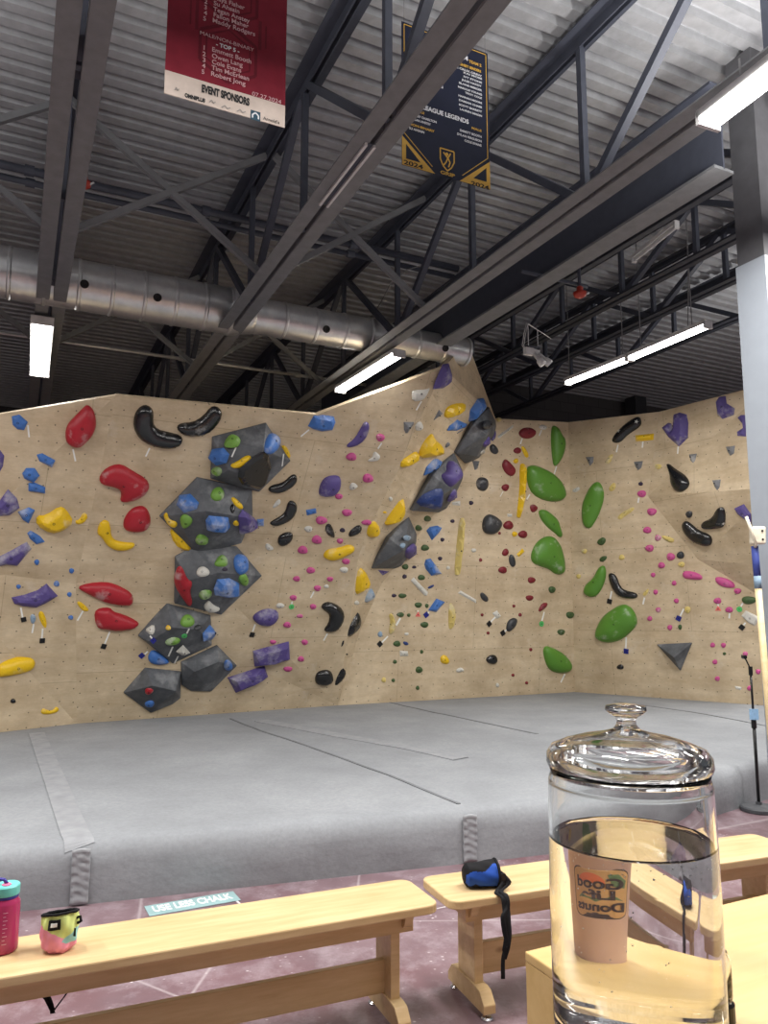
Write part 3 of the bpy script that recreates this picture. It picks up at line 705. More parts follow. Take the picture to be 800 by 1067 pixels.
def cup_text(body, y, size, width):
    o = text_mesh('lettering', body, size, INK, bo, Matrix.Identity(4), 'CENTER', width, 0, .0008)
    xs = [v.co.x for v in o.data.vertices]; mid = (max(xs)+min(xs))/2
    for v in o.data.vertices:
        a = (v.co.x-mid)/CUP_R; h = y+v.co.y; v.co = (math.cos(a)*(rr(h)+.0016), math.sin(a)*(rr(h)+.0016), h)
cup_text('Good', by+.009, .027, .050); cup_text('Life', by-.010, .023, .036); cup_text('Donuts', by-.031, .022, .054); cup_text('coffee', by-.040, .007, .026)

BLK = plain('black plastic', rgb(18, 18, 20), .35)
bp = behind(1.22, .98)
sb_ = empty('small_bottle', bp, 0, label='small clear glass bottle with a black foot tucked behind the water jar', cat='bottle')
MB().lathe([(.0001, .034), (.024, .034), (.026, .04), (.026, .095), (.020, .108), (.012, .114), (.012, .126), (.015, .128), (.015, .134), (.010, .134), (.010, .116), (.018, .104), (.0235, .094), (.0235, .04), (.0001, .037)], n=28).build('glass_body', GL, sb_, smooth=True, weld=True)
MB().lathe([(.0001, 0), (.024, 0), (.028, .004), (.028, .030), (.024, .034), (.0001, .034)], n=28).build('foot', BLK, sb_, smooth=False)

# ---------------------------------------------------------------- things on the benches
TEAL = plain('teal plastic', rgb(104, 196, 190), .4); NAVYP = plain('blue violet plastic', rgb(58, 52, 140), .4)
m_, nt_, b_ = nodes('translucent raspberry plastic'); b_.inputs['Base Color'].default_value = rgb(190, 62, 110); b_.inputs['Roughness'].default_value = .15; b_.inputs['Transmission Weight'].default_value = .35; RASP = m_
p = at_z(3, 991, SH)
bt = empty('drink_bottle', p, 0, label='raspberry pink drink bottle with a teal cap on the bench end', cat='bottle')
MB().lathe([(.0001, .003), (.038, 0), (.044, .006), (.045, .02), (.045, .150), (.043, .158), (.034, .170), (.033, .176), (.0001, .176)], n=36).build('body', RASP, bt, smooth=True)
o = MB().lathe([(.037, .168), (.0385, .170), (.0385, .178), (.034, .180)], n=36).build('neck_ring', NAVYP, bt)
o = MB().lathe([(.0001, .178), (.040, .178), (.041, .181), (.041, .205), (.038, .209), (.0001, .209)], n=36).build('cap', TEAL, bt); o.data.set_sharp_from_angle(angle=.6)
MB().lathe([(.0001, .209), (.014, .209), (.014, .212), (.0001, .212)], (.004, -.01, 0), 16).build('cap_button', plain('pink plastic', rgb(226, 110, 150), .4), bt)
MB().tube([(-.036, .0, .17), (-.05, 0, .19), (-.05, -.01, .215), (-.03, -.01, .228), (-.008, -.005, .224), (0, 0, .21)], .0055, 8).build('loop', NAVYP, bt, smooth=True)
MK = plain('pale print', rgb(224, 190, 205), .5)
for i in range(9):
    z = .035+i*.012; w = .18 if i % 2 else .30
    mb = MB(); ps = [(math.cos(-1.25+k*w/4)*.0454, math.sin(-1.25+k*w/4)*.0454) for k in range(5)]
    mb.add([(x, y, z) for x, y in ps]+[(x, y, z+.0016) for x, y in ps], [(k, k+1, k+6, k+5) for k in range(4)]); mb.build('measure_mark', MK, bt)

# pastel chalk bag
LIME = plain('lime fabric', rgb(208, 222, 138), .8, spec=.2); PINKF = plain('pink fabric', rgb(232, 150, 178), .8, spec=.2); AQUA = plain('aqua fabric', rgb(150, 204, 206), .8, spec=.2); BLKF = plain('black fabric', rgb(22, 22, 25), .8, spec=.2); WHF = plain('white print', rgb(230, 230, 230), .6)
p = at_z(61, 990, SH)
cb = empty('chalk_bag', p, .12, label='pastel lime and pink chalk bag standing on the long bench', cat='chalk bag')
def bag_pt(a, h, H=.115):
    k = h/H; r = .047+.010*math.sin(k*2.6)+.002*k; fold = .0022*math.sin(5*a+9*k)+.002*math.sin(11*a-7*k)
    r = (r+fold)*(1 if k > .14 else .72+2*k*(1))
    return Vector((math.cos(a)*r, math.sin(a)*r*.86, h+.005*k*math.cos(a)-.010*k*math.sin(a)))
vs, fs, fm = [], [], []; nA, nH, H_ = 120, 60, .115
for j in range(nH+1):
    for i in range(nA): vs.append(bag_pt(2*math.pi*i/nA, H_*j/nH))
for j in range(nH):
    for i in range(nA):
        i2 = (i+1) % nA; fs.append((j*nA+i, j*nA+i2, (j+1)*nA+i2, (j+1)*nA+i))
        a = 2*math.pi*(i+.5)/nA; x = math.cos(a); h = H_*(j+.5)/nH; front = math.sin(a) < 0
        line = .060-.030*x                       # falls toward the open side
        if h < line-.0: m__ = 1
        else: m__ = 0
        if x > .25 and .030 < h < .030+.05*(x-.2) and h > line-.012: m__ = 2
        fm.append(m__)
fs.append(tuple(reversed(range(nA)))); fm.append(1)
mesh_obj('bag_body', vs, fs, None, cb, True, [LIME, PINKF, AQUA], fm)
ring = [bag_pt(2*math.pi*i/36, H_) for i in range(36)]
mb = MB(); 
for q, e in ((0, 1),): mb.tube([v+Z*.002 for v in ring]+[ring[0]+Z*.002, ring[1]+Z*.002], .0045, 8, False)
mb.build('rim', BLKF, cb, smooth=True)
MB().add([v+Z*-.004 for v in ring], [tuple(range(36))]).build('lining', BLKF, cb)
def bag_patch(name, a0, a1, h0, h1, m, lift, par):
    vs, fs = [], []; n = 6
    for j in range(n+1):
        for i in range(n+1):
            a = a0+(a1-a0)*i/n; v = bag_pt(a, h0+(h1-h0)*j/n); vs.append(v*1.0+Vector((math.cos(a), math.sin(a), 0))*lift)
    for j in range(n):
        for i in range(n): k = j*(n+1)+i; fs.append((k, k+1, k+n+2, k+n+1))
    o = mesh_obj(name, vs, fs, m, par, True); so = o.modifiers.new('t', 'SOLIDIFY'); so.thickness = .0015; so.offset = 0; return o
ac = -math.pi/2-.08
pt_ = bag_patch('logo_patch', ac-.34, ac+.34, .074, .103, BLKF, .002, cb); bag_patch('logo', ac-.17, ac+.17, .083, .094, WHF, .0034, pt_)
MB().tube([(.052, -.005, .10), (.066, -.01, .105), (.07, -.012, .092), (.058, -.01, .085)], .005, 6).build('buckle', BLKF, cb)
MB().box((.052, -.022, .062), (.006, -.003, 0), (0, .002, 0), (0, 0, .012)).build('side_tag', BLKF, cb)
def ribbon(name, pts, width, wdir, m, parent):
    mb = MB(); wd = Vector(wdir).normalized()*width/2; vs = []; n = len(pts)
    P_ = [Vector(p) for p in pts]; Q = []
    for i in range(n-1):
        for k in range(4):
            t = k/4; p0, p1, p2, p3 = P_[max(i-1, 0)], P_[i], P_[i+1], P_[min(i+2, n-1)]
            Q.append(.5*((2*p1)+(p2-p0)*t+(2*p0-5*p1+4*p2-p3)*t*t+(3*p1-p0-3*p2+p3)*t**3))
    Q.append(P_[-1]); vs = [q+wd*s for q in Q for s in (-1, 1)]
    o = mesh_obj(name, vs, [(2*i, 2*i+1, 2*i+3, 2*i+2) for i in range(len(Q)-1)], m, None, True)
    so = o.modifiers.new('t', 'SOLIDIFY'); so.thickness = .002; so.offset = 0
    return adopt(o, parent)
# its belt hangs down behind the bench
yb = Vector((-bx1.y, bx1.x, 0))
top_ = p+yb*.05+Z*.03; dn = [top_, p+yb*.13+Z*.012, p+yb*.172+Z*-.02]
def bpx(px, py): return at_plane(px, py, p+yb*.185, yb)
ribbon('belt', [p+yb*.046-bx1*.02+Z*.03, p+yb*.11-bx1*.02+Z*.006, p+yb*.160-bx1*.02+Z*.004, p+yb*.178-bx1*.02-Z*.02, bpx(43, 1029), bpx(49, 1041), bpx(55, 1053)], .018, bx1, BLKF, cb)
ribbon('belt', [p+yb*.046+bx1*.02+Z*.03, p+yb*.11+bx1*.03+Z*.006, p+yb*.160+bx1*.035+Z*.004, p+yb*.178+bx1*.04-Z*.02, bpx(74, 1024), bpx(70, 1034), bpx(56, 1053)], .006, bx1, BLKF, cb)
ribbon('belt_end', [bpx(49, 1036), bpx(53, 1046), bpx(55, 1056)], .016, bx1, BLKF, cb)

# blue chalk bag lying on its side
BLUEF = plain('royal blue fabric', rgb(34, 74, 160), .75, spec=.25)
p2_ = at_z(500, 924, SH); r_b = .052
axis = (bx2*.98+Vector((bx2.y, -bx2.x, 0))*.16).normalized(); sd = Vector((-axis.y, axis.x, 0))
bb2 = empty('chalk_bag', p2_, 0, label='blue and black chalk bag lying on its side on the bench', cat='chalk bag')
LB = .135
vs, fs, fm = [], [], []; nA, nL = 100, 60
for j in range(nL+1):
    t = j/nL; r = r_b*(.86+.16*t) if t > .08 else r_b*(.6+3.4*t)
    for i in range(nA):
        a = 2*math.pi*i/nA; rr_ = r*(1+.03*math.sin(3*a+5*t)+.02*math.sin(7*a-9*t)); y = math.cos(a)*rr_; z = math.sin(a)*rr_*(.97)
        z = max(z, -r_b*.93); vs.append(p2_+axis*(LB*(t-.5))+sd*y+Z*(z+r_b*.94))
for j in range(nL):
    for i in range(nA):
        i2 = (i+1) % nA; fs.append((j*nA+i, j*nA+i2, (j+1)*nA+i2, (j+1)*nA+i))
        a = 2*math.pi*(i+.5)/nA; t = (j+.5)/nL; z = math.sin(a)
        edge_ = .30+.55*t+.12*math.sin(9*t)
        fm.append(0 if (z > edge_ or z < -.72+.35*max(0, .5-abs(t-.28)*4)*1 or t > .95) else 1)
fs.append(tuple(reversed(range(nA)))); fm.append(0)
o = mesh_obj('bag_body', vs, fs, None, None, True, [BLKF, BLUEF], fm); adopt(o, bb2)
ringp = vs[nL*nA:(nL+1)*nA]
adopt(MB().tube(ringp[::3]+[ringp[0], ringp[3]], .006, 8, False).build('rim', BLKF, smooth=True), bb2)
adopt(MB().add([v-axis*.012 for v in ringp], [tuple(range(nA))]).build('lining', plain('pale lining', rgb(60, 60, 66), .9)), bb2)
lb = Matrix.Translation(p2_+axis*-.03+Z*(r_b*1.72)-sd*.030); lb = lb @ Matrix([[axis.x, -Z.x*0+ (sd*.72+Z*.69).x*1, 0, 0], [axis.y, (sd*.72+Z*.69).y, 0, 0], [axis.z, (sd*.72+Z*.69).z, 1, 0], [0, 0, 0, 1]])
mouth = p2_+axis*(LB/2)
def fp(px, py, off=.165): return at_plane(px, py, p2_-Vector((-bx2.y, bx2.x, 0))*off, Vector((-bx2.y, bx2.x, 0)))
yb2 = Vector((-bx2.y, bx2.x, 0))
fe = at_z(525, 935, SH)
ribbon('belt', [mouth-sd*.04+Z*.06, mouth-sd*.055+axis*.02+Z*.035, fe+yb2*.05+Z*.004, fe+Z*.004, fe-yb2*.014-Z*.03, fp(528, 958), fp(529, 975), fp(527, 990)], .034, axis*.9+sd*.2, BLKF, bb2)
ribbon('belt', [mouth-sd*.045+Z*.07, mouth-sd*.06+axis*.035+Z*.03, fe+yb2*.045+bx2*.012+Z*.007, fe+bx2*.008+Z*.007, fe-yb2*.016+bx2*.006-Z*.03, fp(524, 955), fp(526, 972), fp(529, 985), fp(525, 1000)], .020, axis, BLKF, bb2)
ribbon('belt_end', [fp(527, 986), fp(524, 1000), fp(524, 1020)], .016, axis, BLKF, bb2)
adopt(MB().box(mouth-sd*.05+axis*.012+Z*.05, axis*.010, sd*.008, Z*.012).build('buckle', BLK), bb2)

# ---------------------------------------------------------------- microphone stand
p = at_z(791, 845, 0)
ms = empty('microphone_stand', p, 0, label='thin black microphone stand with a pale blue note, beside the mat', cat='microphone stand')
BASEM = plain('dark grey cast base', rgb(74, 76, 80), .6)
MB().lathe([(.0001, 0), (.135, 0), (.14, .006), (.14, .028), (.128, .038), (.05, .042), (.022, .05), (.022, .07), (.0001, .07)], n=40).build('base', BASEM, ms, smooth=False)
zt_ = at(784, 701, p.y).z; zm_ = at(786.5, 748, p.y).z
MB().tube([(0, 0, .05), (0, 0, zm_)], .0125, 12).build('lower_tube', BLK, ms, smooth=True)
MB().tube([(0, 0, zm_-.08), (0, 0, zm_+.02)], .020, 12).build('clutch', BLK, ms, smooth=True)
MB().tube([(0, 0, zm_), (0, 0, zt_)], .009, 12).build('upper_tube', BLK, ms, smooth=True)
cl = MB().tube([(0, 0, zt_-.02), (0, 0, zt_+.05)], .016, 10).tube([(0, 0, zt_+.03), (-.03, 0, zt_+.10), (-.045, 0, zt_+.125)], .006, 8).tube([(-.045, -.02, zt_+.125), (-.045, .02, zt_+.125)], .016, 10).build('clip', BLK, ms)
MB().box((-.005, -.022, zm_+.03), (.036, 0, 0), (0, .003, 0), (0, 0, .042)).build('note', plain('pale blue card', rgb(150, 190, 226), .6, mottle=.15, mscale=60), ms)

# ---------------------------------------------------------------- banners
BURG = plain('burgundy banner cloth', rgb(122, 30, 46), .7, spec=.2); BURD = plain('dark burgundy print', rgb(98, 22, 36), .7, spec=.2); CREAM = plain('cream banner cloth', rgb(200, 186, 176), .7, spec=.2)
INKB = plain('black print', rgb(20, 20, 22), .7); PALE = plain('pale pink lettering', rgb(206, 168, 172), .7); GREYP = plain('grey print', rgb(150, 144, 140), .7); SKYP = plain('teal blue print', rgb(30, 66, 84), .7)
NAVY = plain('navy banner cloth', rgb(20, 26, 48), .6, spec=.3); GOLD = plain('gold print', rgb(206, 164, 62), .6); WHP = plain('white banner print', rgb(214, 216, 220), .6)
class Banner:
    def __init__(s, px, py, depth, label, q):
        p0 = at(px, py, depth); s.o = p0; s.t = empty('banner', p0, TH, label=label, cat='banner', group='event banners hanging from the roof')
        s.M = pm(s.t).inverted()
    def __call__(s, px, py):                 # picture point -> (x, z) on the hanging cloth
        p = s.M @ at_plane(px, py, s.o, V); return p.x, p.z
    def panel(s, name, poly, m, y=0, th=.002, parent=None):
        n = len(poly); vs = [(x, y-th, z) for x, z in poly]+[(x, y+th, z) for x, z in poly]
        return mesh_obj(name, vs, [tuple(range(n)), tuple(reversed(range(n, 2*n)))]+[(i, (i+1) % n, n+(i+1) % n, n+i) for i in range(n)], m, parent or s.t)
    def text(s, body, a, b, size, m, bold=0, y=-.004, parent=None):
        (x0, z0), (x1, z1) = s(*a), s(*b); w = math.hypot(x1-x0, z1-z0)
        mw = Matrix.Translation((x0, y, (z0+z1)/2)) @ Matrix.Rotation(math.pi/2, 4, 'X')
        return text_mesh('lettering', body, size, m, parent or s.t, mw, 'LEFT', w, .0004, bold)
    def num(s, body, a, size, m):
        x0, z0 = s(*a); return text_mesh('lettering', body, size, m, s.t, Matrix.Translation((x0, -.004, z0)) @ Matrix.Rotation(math.pi/2, 4, 'X'), 'LEFT', None, .0004, .0004)
    def disc(s, c, r, m, name='mark', y=-.004, n=20, k=1): return s.panel(name, [(c[0]+r*math.cos(2*math.pi*i/n), c[1]+r*k*math.sin(2*math.pi*i/n)) for i in range(n)], m, y, .0006)
    def line(s, pts, w, m, name='outline', y=-.0045):
        mb = MB(); P_ = [Vector((x, y, z)) for x, z in pts]
        for a, b in zip(P_, P_[1:]): mb.bar(a, b, .0012, w, Vector((0, 0, 1)) if abs((b-a).normalized().z) < .9 else Vector((1, 0, 0)))
        return mb.build(name, m, s.t)
R_ = Banner(235, 115, 3.55, 'burgundy event banner with names and a cream sponsor strip at its foot', None)
xl, zl = R_(171, 96); xr, zr2 = R_(296.5, 134.5); zb_ = (zl+zr2)/2; ztop = zb_+.98
xs1, zs1 = R_(172, 73); xs2, zs2 = R_(296, 110); zs = (zs1+zs2)/2
R_.panel('cloth', [(xl, zs), (xr, zs), (xr, ztop), (xl, ztop)], BURG)
R_.panel('sponsor_strip', [(xl, zb_), (xr, zb_), (xr, zs), (xl, zs)], CREAM)
rw = xr-xl
for hx, hz in ((.0, .07), (.5, .20), (1.0, .07), (.5, -.06+.60), (0, .36), (1.0, .36), (0, .66), (1.0, .66)):
    cxx, czz = xl+rw*hx, zs+rw*hz*1.6; r = rw*.27; ring_ = [(cxx+r*math.cos(math.radians(60*i+30)), czz+r*math.sin(math.radians(60*i+30))) for i in range(7)]
    for w_, rr2 in ((.016, 1), (.008, .78)):
        pts_ = [(cxx+(x-cxx)*rr2, czz+(z-czz)*rr2) for x, z in ring_]
        for a, b in zip(pts_, pts_[1:]):
            if all(xl+.005 < x < xr-.005 and zs+.01 < z < ztop-.01 for x, z in (a, b)): R_.line([a, b], w_, BURD, 'hexagon_print', -.0025)
# lettering rows: number and name
def K16(x, y): return (160+x/5.333, y/5.333)
for nm, n_, a, b in (('Emmett Booth', '1', (322, 290), (538, 352)), ('Owen Lang', '2', (322, 325), (492, 372)), ('Cole Evans', '3', (322, 358), (484, 403)), ('Tim McErlean', '4', (320, 391), (528, 448)), ('Robert Jong', '5', (316, 424), (506, 476)),
                     ('Maddy Rodgers', '5', (325, 128), (560, 200)), ('Fallon Maher', '4', (330, 97), (524, 156)), ('Tegan Anstey', '3', (330, 65), (532, 128)), ('Su Ahsain', '2', (332, 33), (474, 74)), ('Maya Fisher', '1', (330, 2), (502, 52))):
    R_.text(nm, K16(*a), K16(*b), .035, PALE, .0004)
    R_.num(n_, K16(a[0]-52, a[1]-14), .034, PALE)
R_.text('MALE/NON-BINARY', K16(255, 198), K16(553, 283), .028, PALE)
R_.text('- TOP 5 -', K16(345, 259), K16(475, 296), .030, WHP, .0008)
R_.text('07.27.2024', K16(545, 532), K16(706, 580), .032, PALE)
R_.text('EVENT SPONSORS', K16(265, 510), K16(530, 590), .056, INKB, .0028)
R_.text('OMNIPLUS', K16(172, 540), K16(285, 572), .028, INKB, .0015)
R_.text('Arnold\'s', K16(607, 668), K16(697, 690), .026, INKB)
c_ = R_(*K16(565, 645)); w_ = .026; R_.panel('sponsor_mark', [(c_[0]-w_, c_[1]-w_), (c_[0]+w_, c_[1]-w_), (c_[0]+w_, c_[1]+w_), (c_[0]-w_, c_[1]+w_)], SKYP, -.0032, .0006)
R_.line([(c_[0]-w_*.6, c_[1]-w_*.6), (c_[0]-w_*.6, c_[1]+w_*.1), (c_[0], c_[1]+w_*.6), (c_[0]+w_*.6, c_[1]+w_*.1), (c_[0]+w_*.6, c_[1]-w_*.6)], .007, WHP, 'sponsor_mark')
for c2, k in (((128, 500), .6), ((325, 570), .9), ((400, 600), 1.3), ((485, 622), 1.3)):
    q = R_(*K16(*c2)); R_.line([(q[0]-.016*k, q[1]-.006), (q[0]-.004*k, q[1]+.010), (q[0]+.006*k, q[1]-.004), (q[0]+.018*k, q[1]+.006)], .005, GREYP, 'sponsor_mark')

N_ = Banner(465, 110, 4.85, 'navy and gold event banner with a shield crest, partly behind the roof steel', None)
def K17(x, y): return (400+x/5.338, 10+y/5.338)
xl, zt1 = N_(*K17(97, 70)); xr, zt2 = N_(*K17(575, 240)); zT = (zt1+zt2)/2
_, zb1 = N_(*K17(100, 860)); _, zb2 = N_(*K17(592, 1005)); zB = (zb1+zb2)/2; W_ = xr-xl; H2 = zT-zB
N_.panel('cloth', [(xl, zB), (xr, zB), (xr, zT), (xl, zT)], NAVY)
m1 = .012; q1 = zB+H2*.20
N_.line([(xl+W_*.33, zB+.045), (xl+.018, q1+.02), (xl+.018, zT-.018), (xr-.018, zT-.018), (xr-.018, q1+.02), (xr-W_*.33, zB+.045)], .005, GOLD)
for s_, x0 in ((1, xl), (-1, xr)):
    N_.panel('gold_corner', [(x0, zB), (x0+s_*W_*.36, zB), (x0, q1)][::s_], GOLD, -.0025, .0006)
    N_.panel('corner_inset', [(x0+s_*.03, zB+.05), (x0+s_*W_*.20, zB+.05), (x0+s_*.03, q1-.055)][::s_], NAVY, -.0035, .0006)
    if s_ == 1: N_.text('2024', K17(108, 858), K17(215, 890), .042, INKB, .001)
    else: N_.text('2024', K17(482, 975), K17(582, 1005), .042, INKB, .001)
q = N_(*K17(350, 835)); sw, shh = .055, .07
shield = [(q[0]-sw, q[1]+shh), (q[0]+sw, q[1]+shh), (q[0]+sw, q[1]-.01), (q[0]+sw*.6, q[1]-.055), (q[0], q[1]-.085), (q[0]-sw*.6, q[1]-.055), (q[0]-sw, q[1]-.01), (q[0]-sw, q[1]+shh)]
N_.line(shield, .009, GOLD, 'shield_outline')
N_.line([(q[0]-.03, q[1]+.045), (q[0]+.005, q[1]+.01), (q[0]-.008, q[1]-.02), (q[0]-.028, q[1]-.05)], .010, GOLD, 'shield_figure')
N_.line([(q[0]+.028, q[1]+.05), (q[0]+.005, q[1]+.012), (q[0]+.022, q[1]-.018), (q[0]+.010, q[1]-.055)], .010, GOLD, 'shield_figure')
N_.disc((q[0]-.002, q[1]+.038), .012, GOLD, 'shield_figure')
N_.text('GRIP', K17(312, 912), K17(392, 936), .034, GOLD, .001)
N_.text('LEAGUE LEGENDS', K17(213, 552), K17(468, 640), .045, WHP, .0015)
N_.text('GRIP LEAGUE TEAM', K17(180, 195), K17(462, 272), .045, WHP, .0015)
N_.text('TEAM 2', K17(470, 295), K17(540, 322), .030, GOLD, .001); N_.text('TOUGHEST SENDERS', K17(385, 300), K17(538, 350), .026, GOLD, .001)
rowsR = ((372, 320, 'the crux crew'), (440, 358, 'kai moss'), (440, 380, 'ivy stone'), (432, 398, 'jules hardy'), (415, 415, 'blaine mercer'), (410, 437, 'marcus young'), (450, 470, 'troy cole'), (412, 485, 'hannah moore'), (415, 510, 'damian chase'), (415, 535, 'scott barrett'), (420, 560, 'lauren dixon'))
for x, y, nm in rowsR: N_.text(nm.upper(), K17(x, y), K17(542, y+(542-x)*.31), .020, WHP, .0006)
for x, y, nm, m_ in ((485, 665, 'MALE', GOLD), (420, 678, 'EMMETT BOOTH', WHP), (405, 698, 'DYLAN FERGUSON', WHP), (446, 735, 'COLE EVANS', WHP)): N_.text(nm, K17(x, y), K17(540, y+(540-x)*.31), .023, m_, .0006)
for x, y, x2, nm, m_ in ((160, 565, 222, 'FEMALE', GOLD), (150, 590, 290, 'SIDNEY CHARLTON', WHP), (145, 612, 258, 'MEGAN ANSTEY', WHP), (138, 642, 278, 'NON-BINARY', GOLD), (138, 665, 222, 'SU AHSAIN', WHP)): N_.text(nm, K17(x, y), K17(x2, y+(x2-x)*.31), .023, m_, .0006)
N_.line([N_(*K17(285, 465)), N_(*K17(280, 430)), N_(*K17(318, 395)), N_(*K17(325, 440)), N_(*K17(300, 425)), N_(*K17(285, 465))], .006, WHP, 'outline_figure')
for x in (xl+.02, xr-.02): MB().tube([(x, 0, zT), (x, 0, zT+(ZD-(N_.o.z+zT)))], .002, 5).build('hanging_cord', CABLE if 'CABLE' in globals() else DARKSTEEL, N_.t)
for x in (R_.M @ at_plane(176, 40, R_.o, V)).x, (R_.M @ at_plane(292, 40, R_.o, V)).x: MB().tube([(x, 0, ztop), (x, 0, ZD-R_.o.z)], .002, 5).build('hanging_cord', DARKSTEEL, R_.t)

# ---------------------------------------------------------------- small things on the roof steel
REDM = plain('red painted metal', rgb(168, 52, 36), .4)
def bell(px, py, zr, label, s=1.0):
    p = at_z(px, py, EYE.z+zr); t = empty('alarm_bell', p, 0, label=label, cat='alarm bell', group='red bells under the roof')
    MB().lathe([(.001, -.05*s), (.03*s, -.048*s), (.055*s, -.03*s), (.062*s, 0), (.05*s, .005*s), (.02*s, .01*s), (.001, .01*s)], n=24).build('gong', REDM, t, smooth=True)
    MB().lathe([(.03*s, .01*s), (.03*s, .05*s), (.02*s, .06*s), (.001, .06*s)], n=16).build('bracket', REDM, t)
    MB().tube([(0, 0, .05*s), (0, 0, ZT-p.z)], .016*s, 8).build('drop_pipe', DARKSTEEL, t)
    MB().tube([(.05*s, 0, -.02*s), (.085*s, 0, 0)], .008*s, 6).build('striker', HOUS if 'HOUS' in globals() else WHT, t)
    return t
bell(87, 190, 3.45, 'small red alarm bell beside the first truss', 1.0)
bell(604, 305, 3.2, 'red alarm bell on a drop pipe past the solid girder', 1.1)
WPL = plain('white spotlight enamel', rgb(214, 214, 214), .35)
p = at_z(556, 366, EYE.z+2.95); sp = empty('spotlight_track', p, TH, label='pair of white spotlights hanging on rods from the dark rail', cat='spotlights')
MB().bar((-.12, 0, .05), (.14, .06, .09), .05, .045).build('track_bar', DARKSTEEL, sp)
MB().box((-.10, 0, -.02), (.075, 0, 0), (0, .04, 0), (0, 0, .055)).build('driver_box', WPL, sp)
MB().box((.04, .02, -.0), (.09, .02, 0), (0, .03, 0), (0, 0, .035)).build('driver_box', WPL, sp)
for x, dx in ((.0, .09), (.09, .16)):
    a, b = Vector((x, .0, -.03)), Vector((x+dx, -.07, -.19)); d = (b-a).normalized(); e1_ = d.orthogonal().normalized(); e2_ = d.cross(e1_)
    MB().lathe([(.03, 0), (.034, .04), (.034, .12), (.058, .15), (.066, .22), (.06, .245), (.001, .245)], a, 20, (e1_, e2_, d)).build('lamp_head', WPL, sp, smooth=True)
for x, y in ((-.10, 0), (.13, .06)): MB().tube([(x, y, .08), (x, y, .40)], .007, 6).build('rod', WPL, sp)
for k in (0, .03): MB().tube([(-.12-k, 0, -.03), (-.19-k, 0, .06), (-.15-k, 0, .26), (-.10-k, 0, .44), (.2, .1, .40), (.5, .2, .36)], .006, 6).build('cable', WPL, sp, smooth=True)
sp.scale = (.72, .72, .72)
# loose cable behind the second truss
a, b, c2 = at_z(386, 331, EYE.z+3.7), at_z(407, 295, EYE.z+3.75), at_z(441, 276, EYE.z+3.9)
tag(MB().tube([a, a.lerp(b, .5)-Z*.03, b, b.lerp(c2, .5)+Z*.05, c2], .007, 6).build('loose_cable', CABLE, smooth=True), 'loose pale cable drooping between the braces above the duct', 'cable')
# ---------------------------------------------------------------- climbing holds
HC = {'red': hold_mat('red hold', rgb(176, 30, 46), .42, .30), 'maroon': hold_mat('dark red hold', rgb(128, 30, 42), .5, .18), 'blue': hold_mat('blue hold', rgb(66, 116, 190), .5, .46), 'skyblue': hold_mat('pale blue hold', rgb(142, 166, 190), .5, .6),
      'navy': hold_mat('dark blue hold', rgb(30, 56, 120), .45, .2), 'purple': hold_mat('purple hold', rgb(88, 74, 138), .55, .42), 'plum': hold_mat('dark purple hold', rgb(48, 36, 62), .5, .15), 'yellow': hold_mat('yellow hold', rgb(238, 196, 24), .4, .26),
      'cream': hold_mat('pale yellow hold', rgb(222, 200, 120), .45, .5), 'black': hold_mat('glossy black hold', rgb(24, 25, 28), .22, .12, .7), 'coal': hold_mat('charcoal hold', rgb(58, 60, 64), .4, .3), 'grey': hold_mat('grey hold', rgb(120, 122, 126), .5, .25),
      'white': hold_mat('white hold', rgb(214, 212, 204), .5, .2), 'pink': hold_mat('pink hold', rgb(202, 84, 146), .5, .28), 'green': hold_mat('green hold', rgb(92, 146, 52), .4, .16), 'olive': hold_mat('dark green hold', rgb(66, 92, 50), .5, .2), 'lime': hold_mat('light green hold', rgb(118, 164, 70), .45, .38)}
VOLM = None
def vol_mat():
    m, nt, b = nodes('grey textured volume'); b.inputs['Roughness'].default_value = .6
    o = coords(nt); f = noise_tex(nt, o, 5, 6, .7)
    c = ramp(nt, f, [(.35, rgb(74, 77, 82)), (.62, rgb(98, 101, 106))]).outputs[0]
    f2 = noise_tex(nt, o, 3.5, 5, .65); c = mix(nt, ramp(nt, f2, [(.53, g(0)), (.74, g(.5))]).outputs[0], c, rgb(168, 170, 172))
    nt.links.new(c, b.inputs['Base Color']); bump(nt, b, noise_tex(nt, o, 120, 2), .15, .003); return m
VOLM = vol_mat(); BOLT = plain('dark bolt hole', rgb(16, 16, 18), .5); TAPE = plain('white tape', rgb(236, 236, 232), .6, mottle=.03)
CARD = {'black': plain('black card', rgb(16, 16, 18), .5), 'blue': plain('dark blue card', rgb(26, 34, 128), .5), 'green': plain('green card', rgb(84, 190, 104), .5), 'red': plain('pinkish red card', rgb(232, 112, 108), .5)}
K = {'1': (0, 400, 5), '2': (0, 570, 5), '3': (130, 420, 4.4444), '4': (120, 570, 4), '5': (270, 400, 5.93), '6': (250, 570, 5.714), '7': (370, 380, 5), '8': (370, 550, 5), '9': (490, 420, 5.333), '10': (490, 570, 5.333),
     '11': (630, 400, 4.706), '12': (630, 560, 4.706), 'p': (440, 380, 8.89), 'q': (400, 450, 8), 'r': (380, 520, 8), 's': (380, 380, 10), 'w': (660, 640, 5.714)}
def tri_bvh(): return BVHTree.FromPolygons([p for t in TRI for p in t], [(3*i, 3*i+1, 3*i+2) for i in range(len(TRI))])
BV = tri_bvh()
def surf(px, py):
    d = ray(px, py).normalized(); h = BV.ray_cast(EYE, d)
    if h[0] is None: raise ValueError('no wall at %s %s' % (px, py))
    n = h[1] if h[1].dot(d) < 0 else -h[1]
    return h[0], n.normalized()
def frame_at(o, n):
    x = Z.cross(n); x.normalize(); y = n.cross(x)
    return Matrix(((x.x, y.x, n.x, o.x), (x.y, y.y, n.y, o.y), (x.z, y.z, n.z, o.z), (0, 0, 0, 1)))
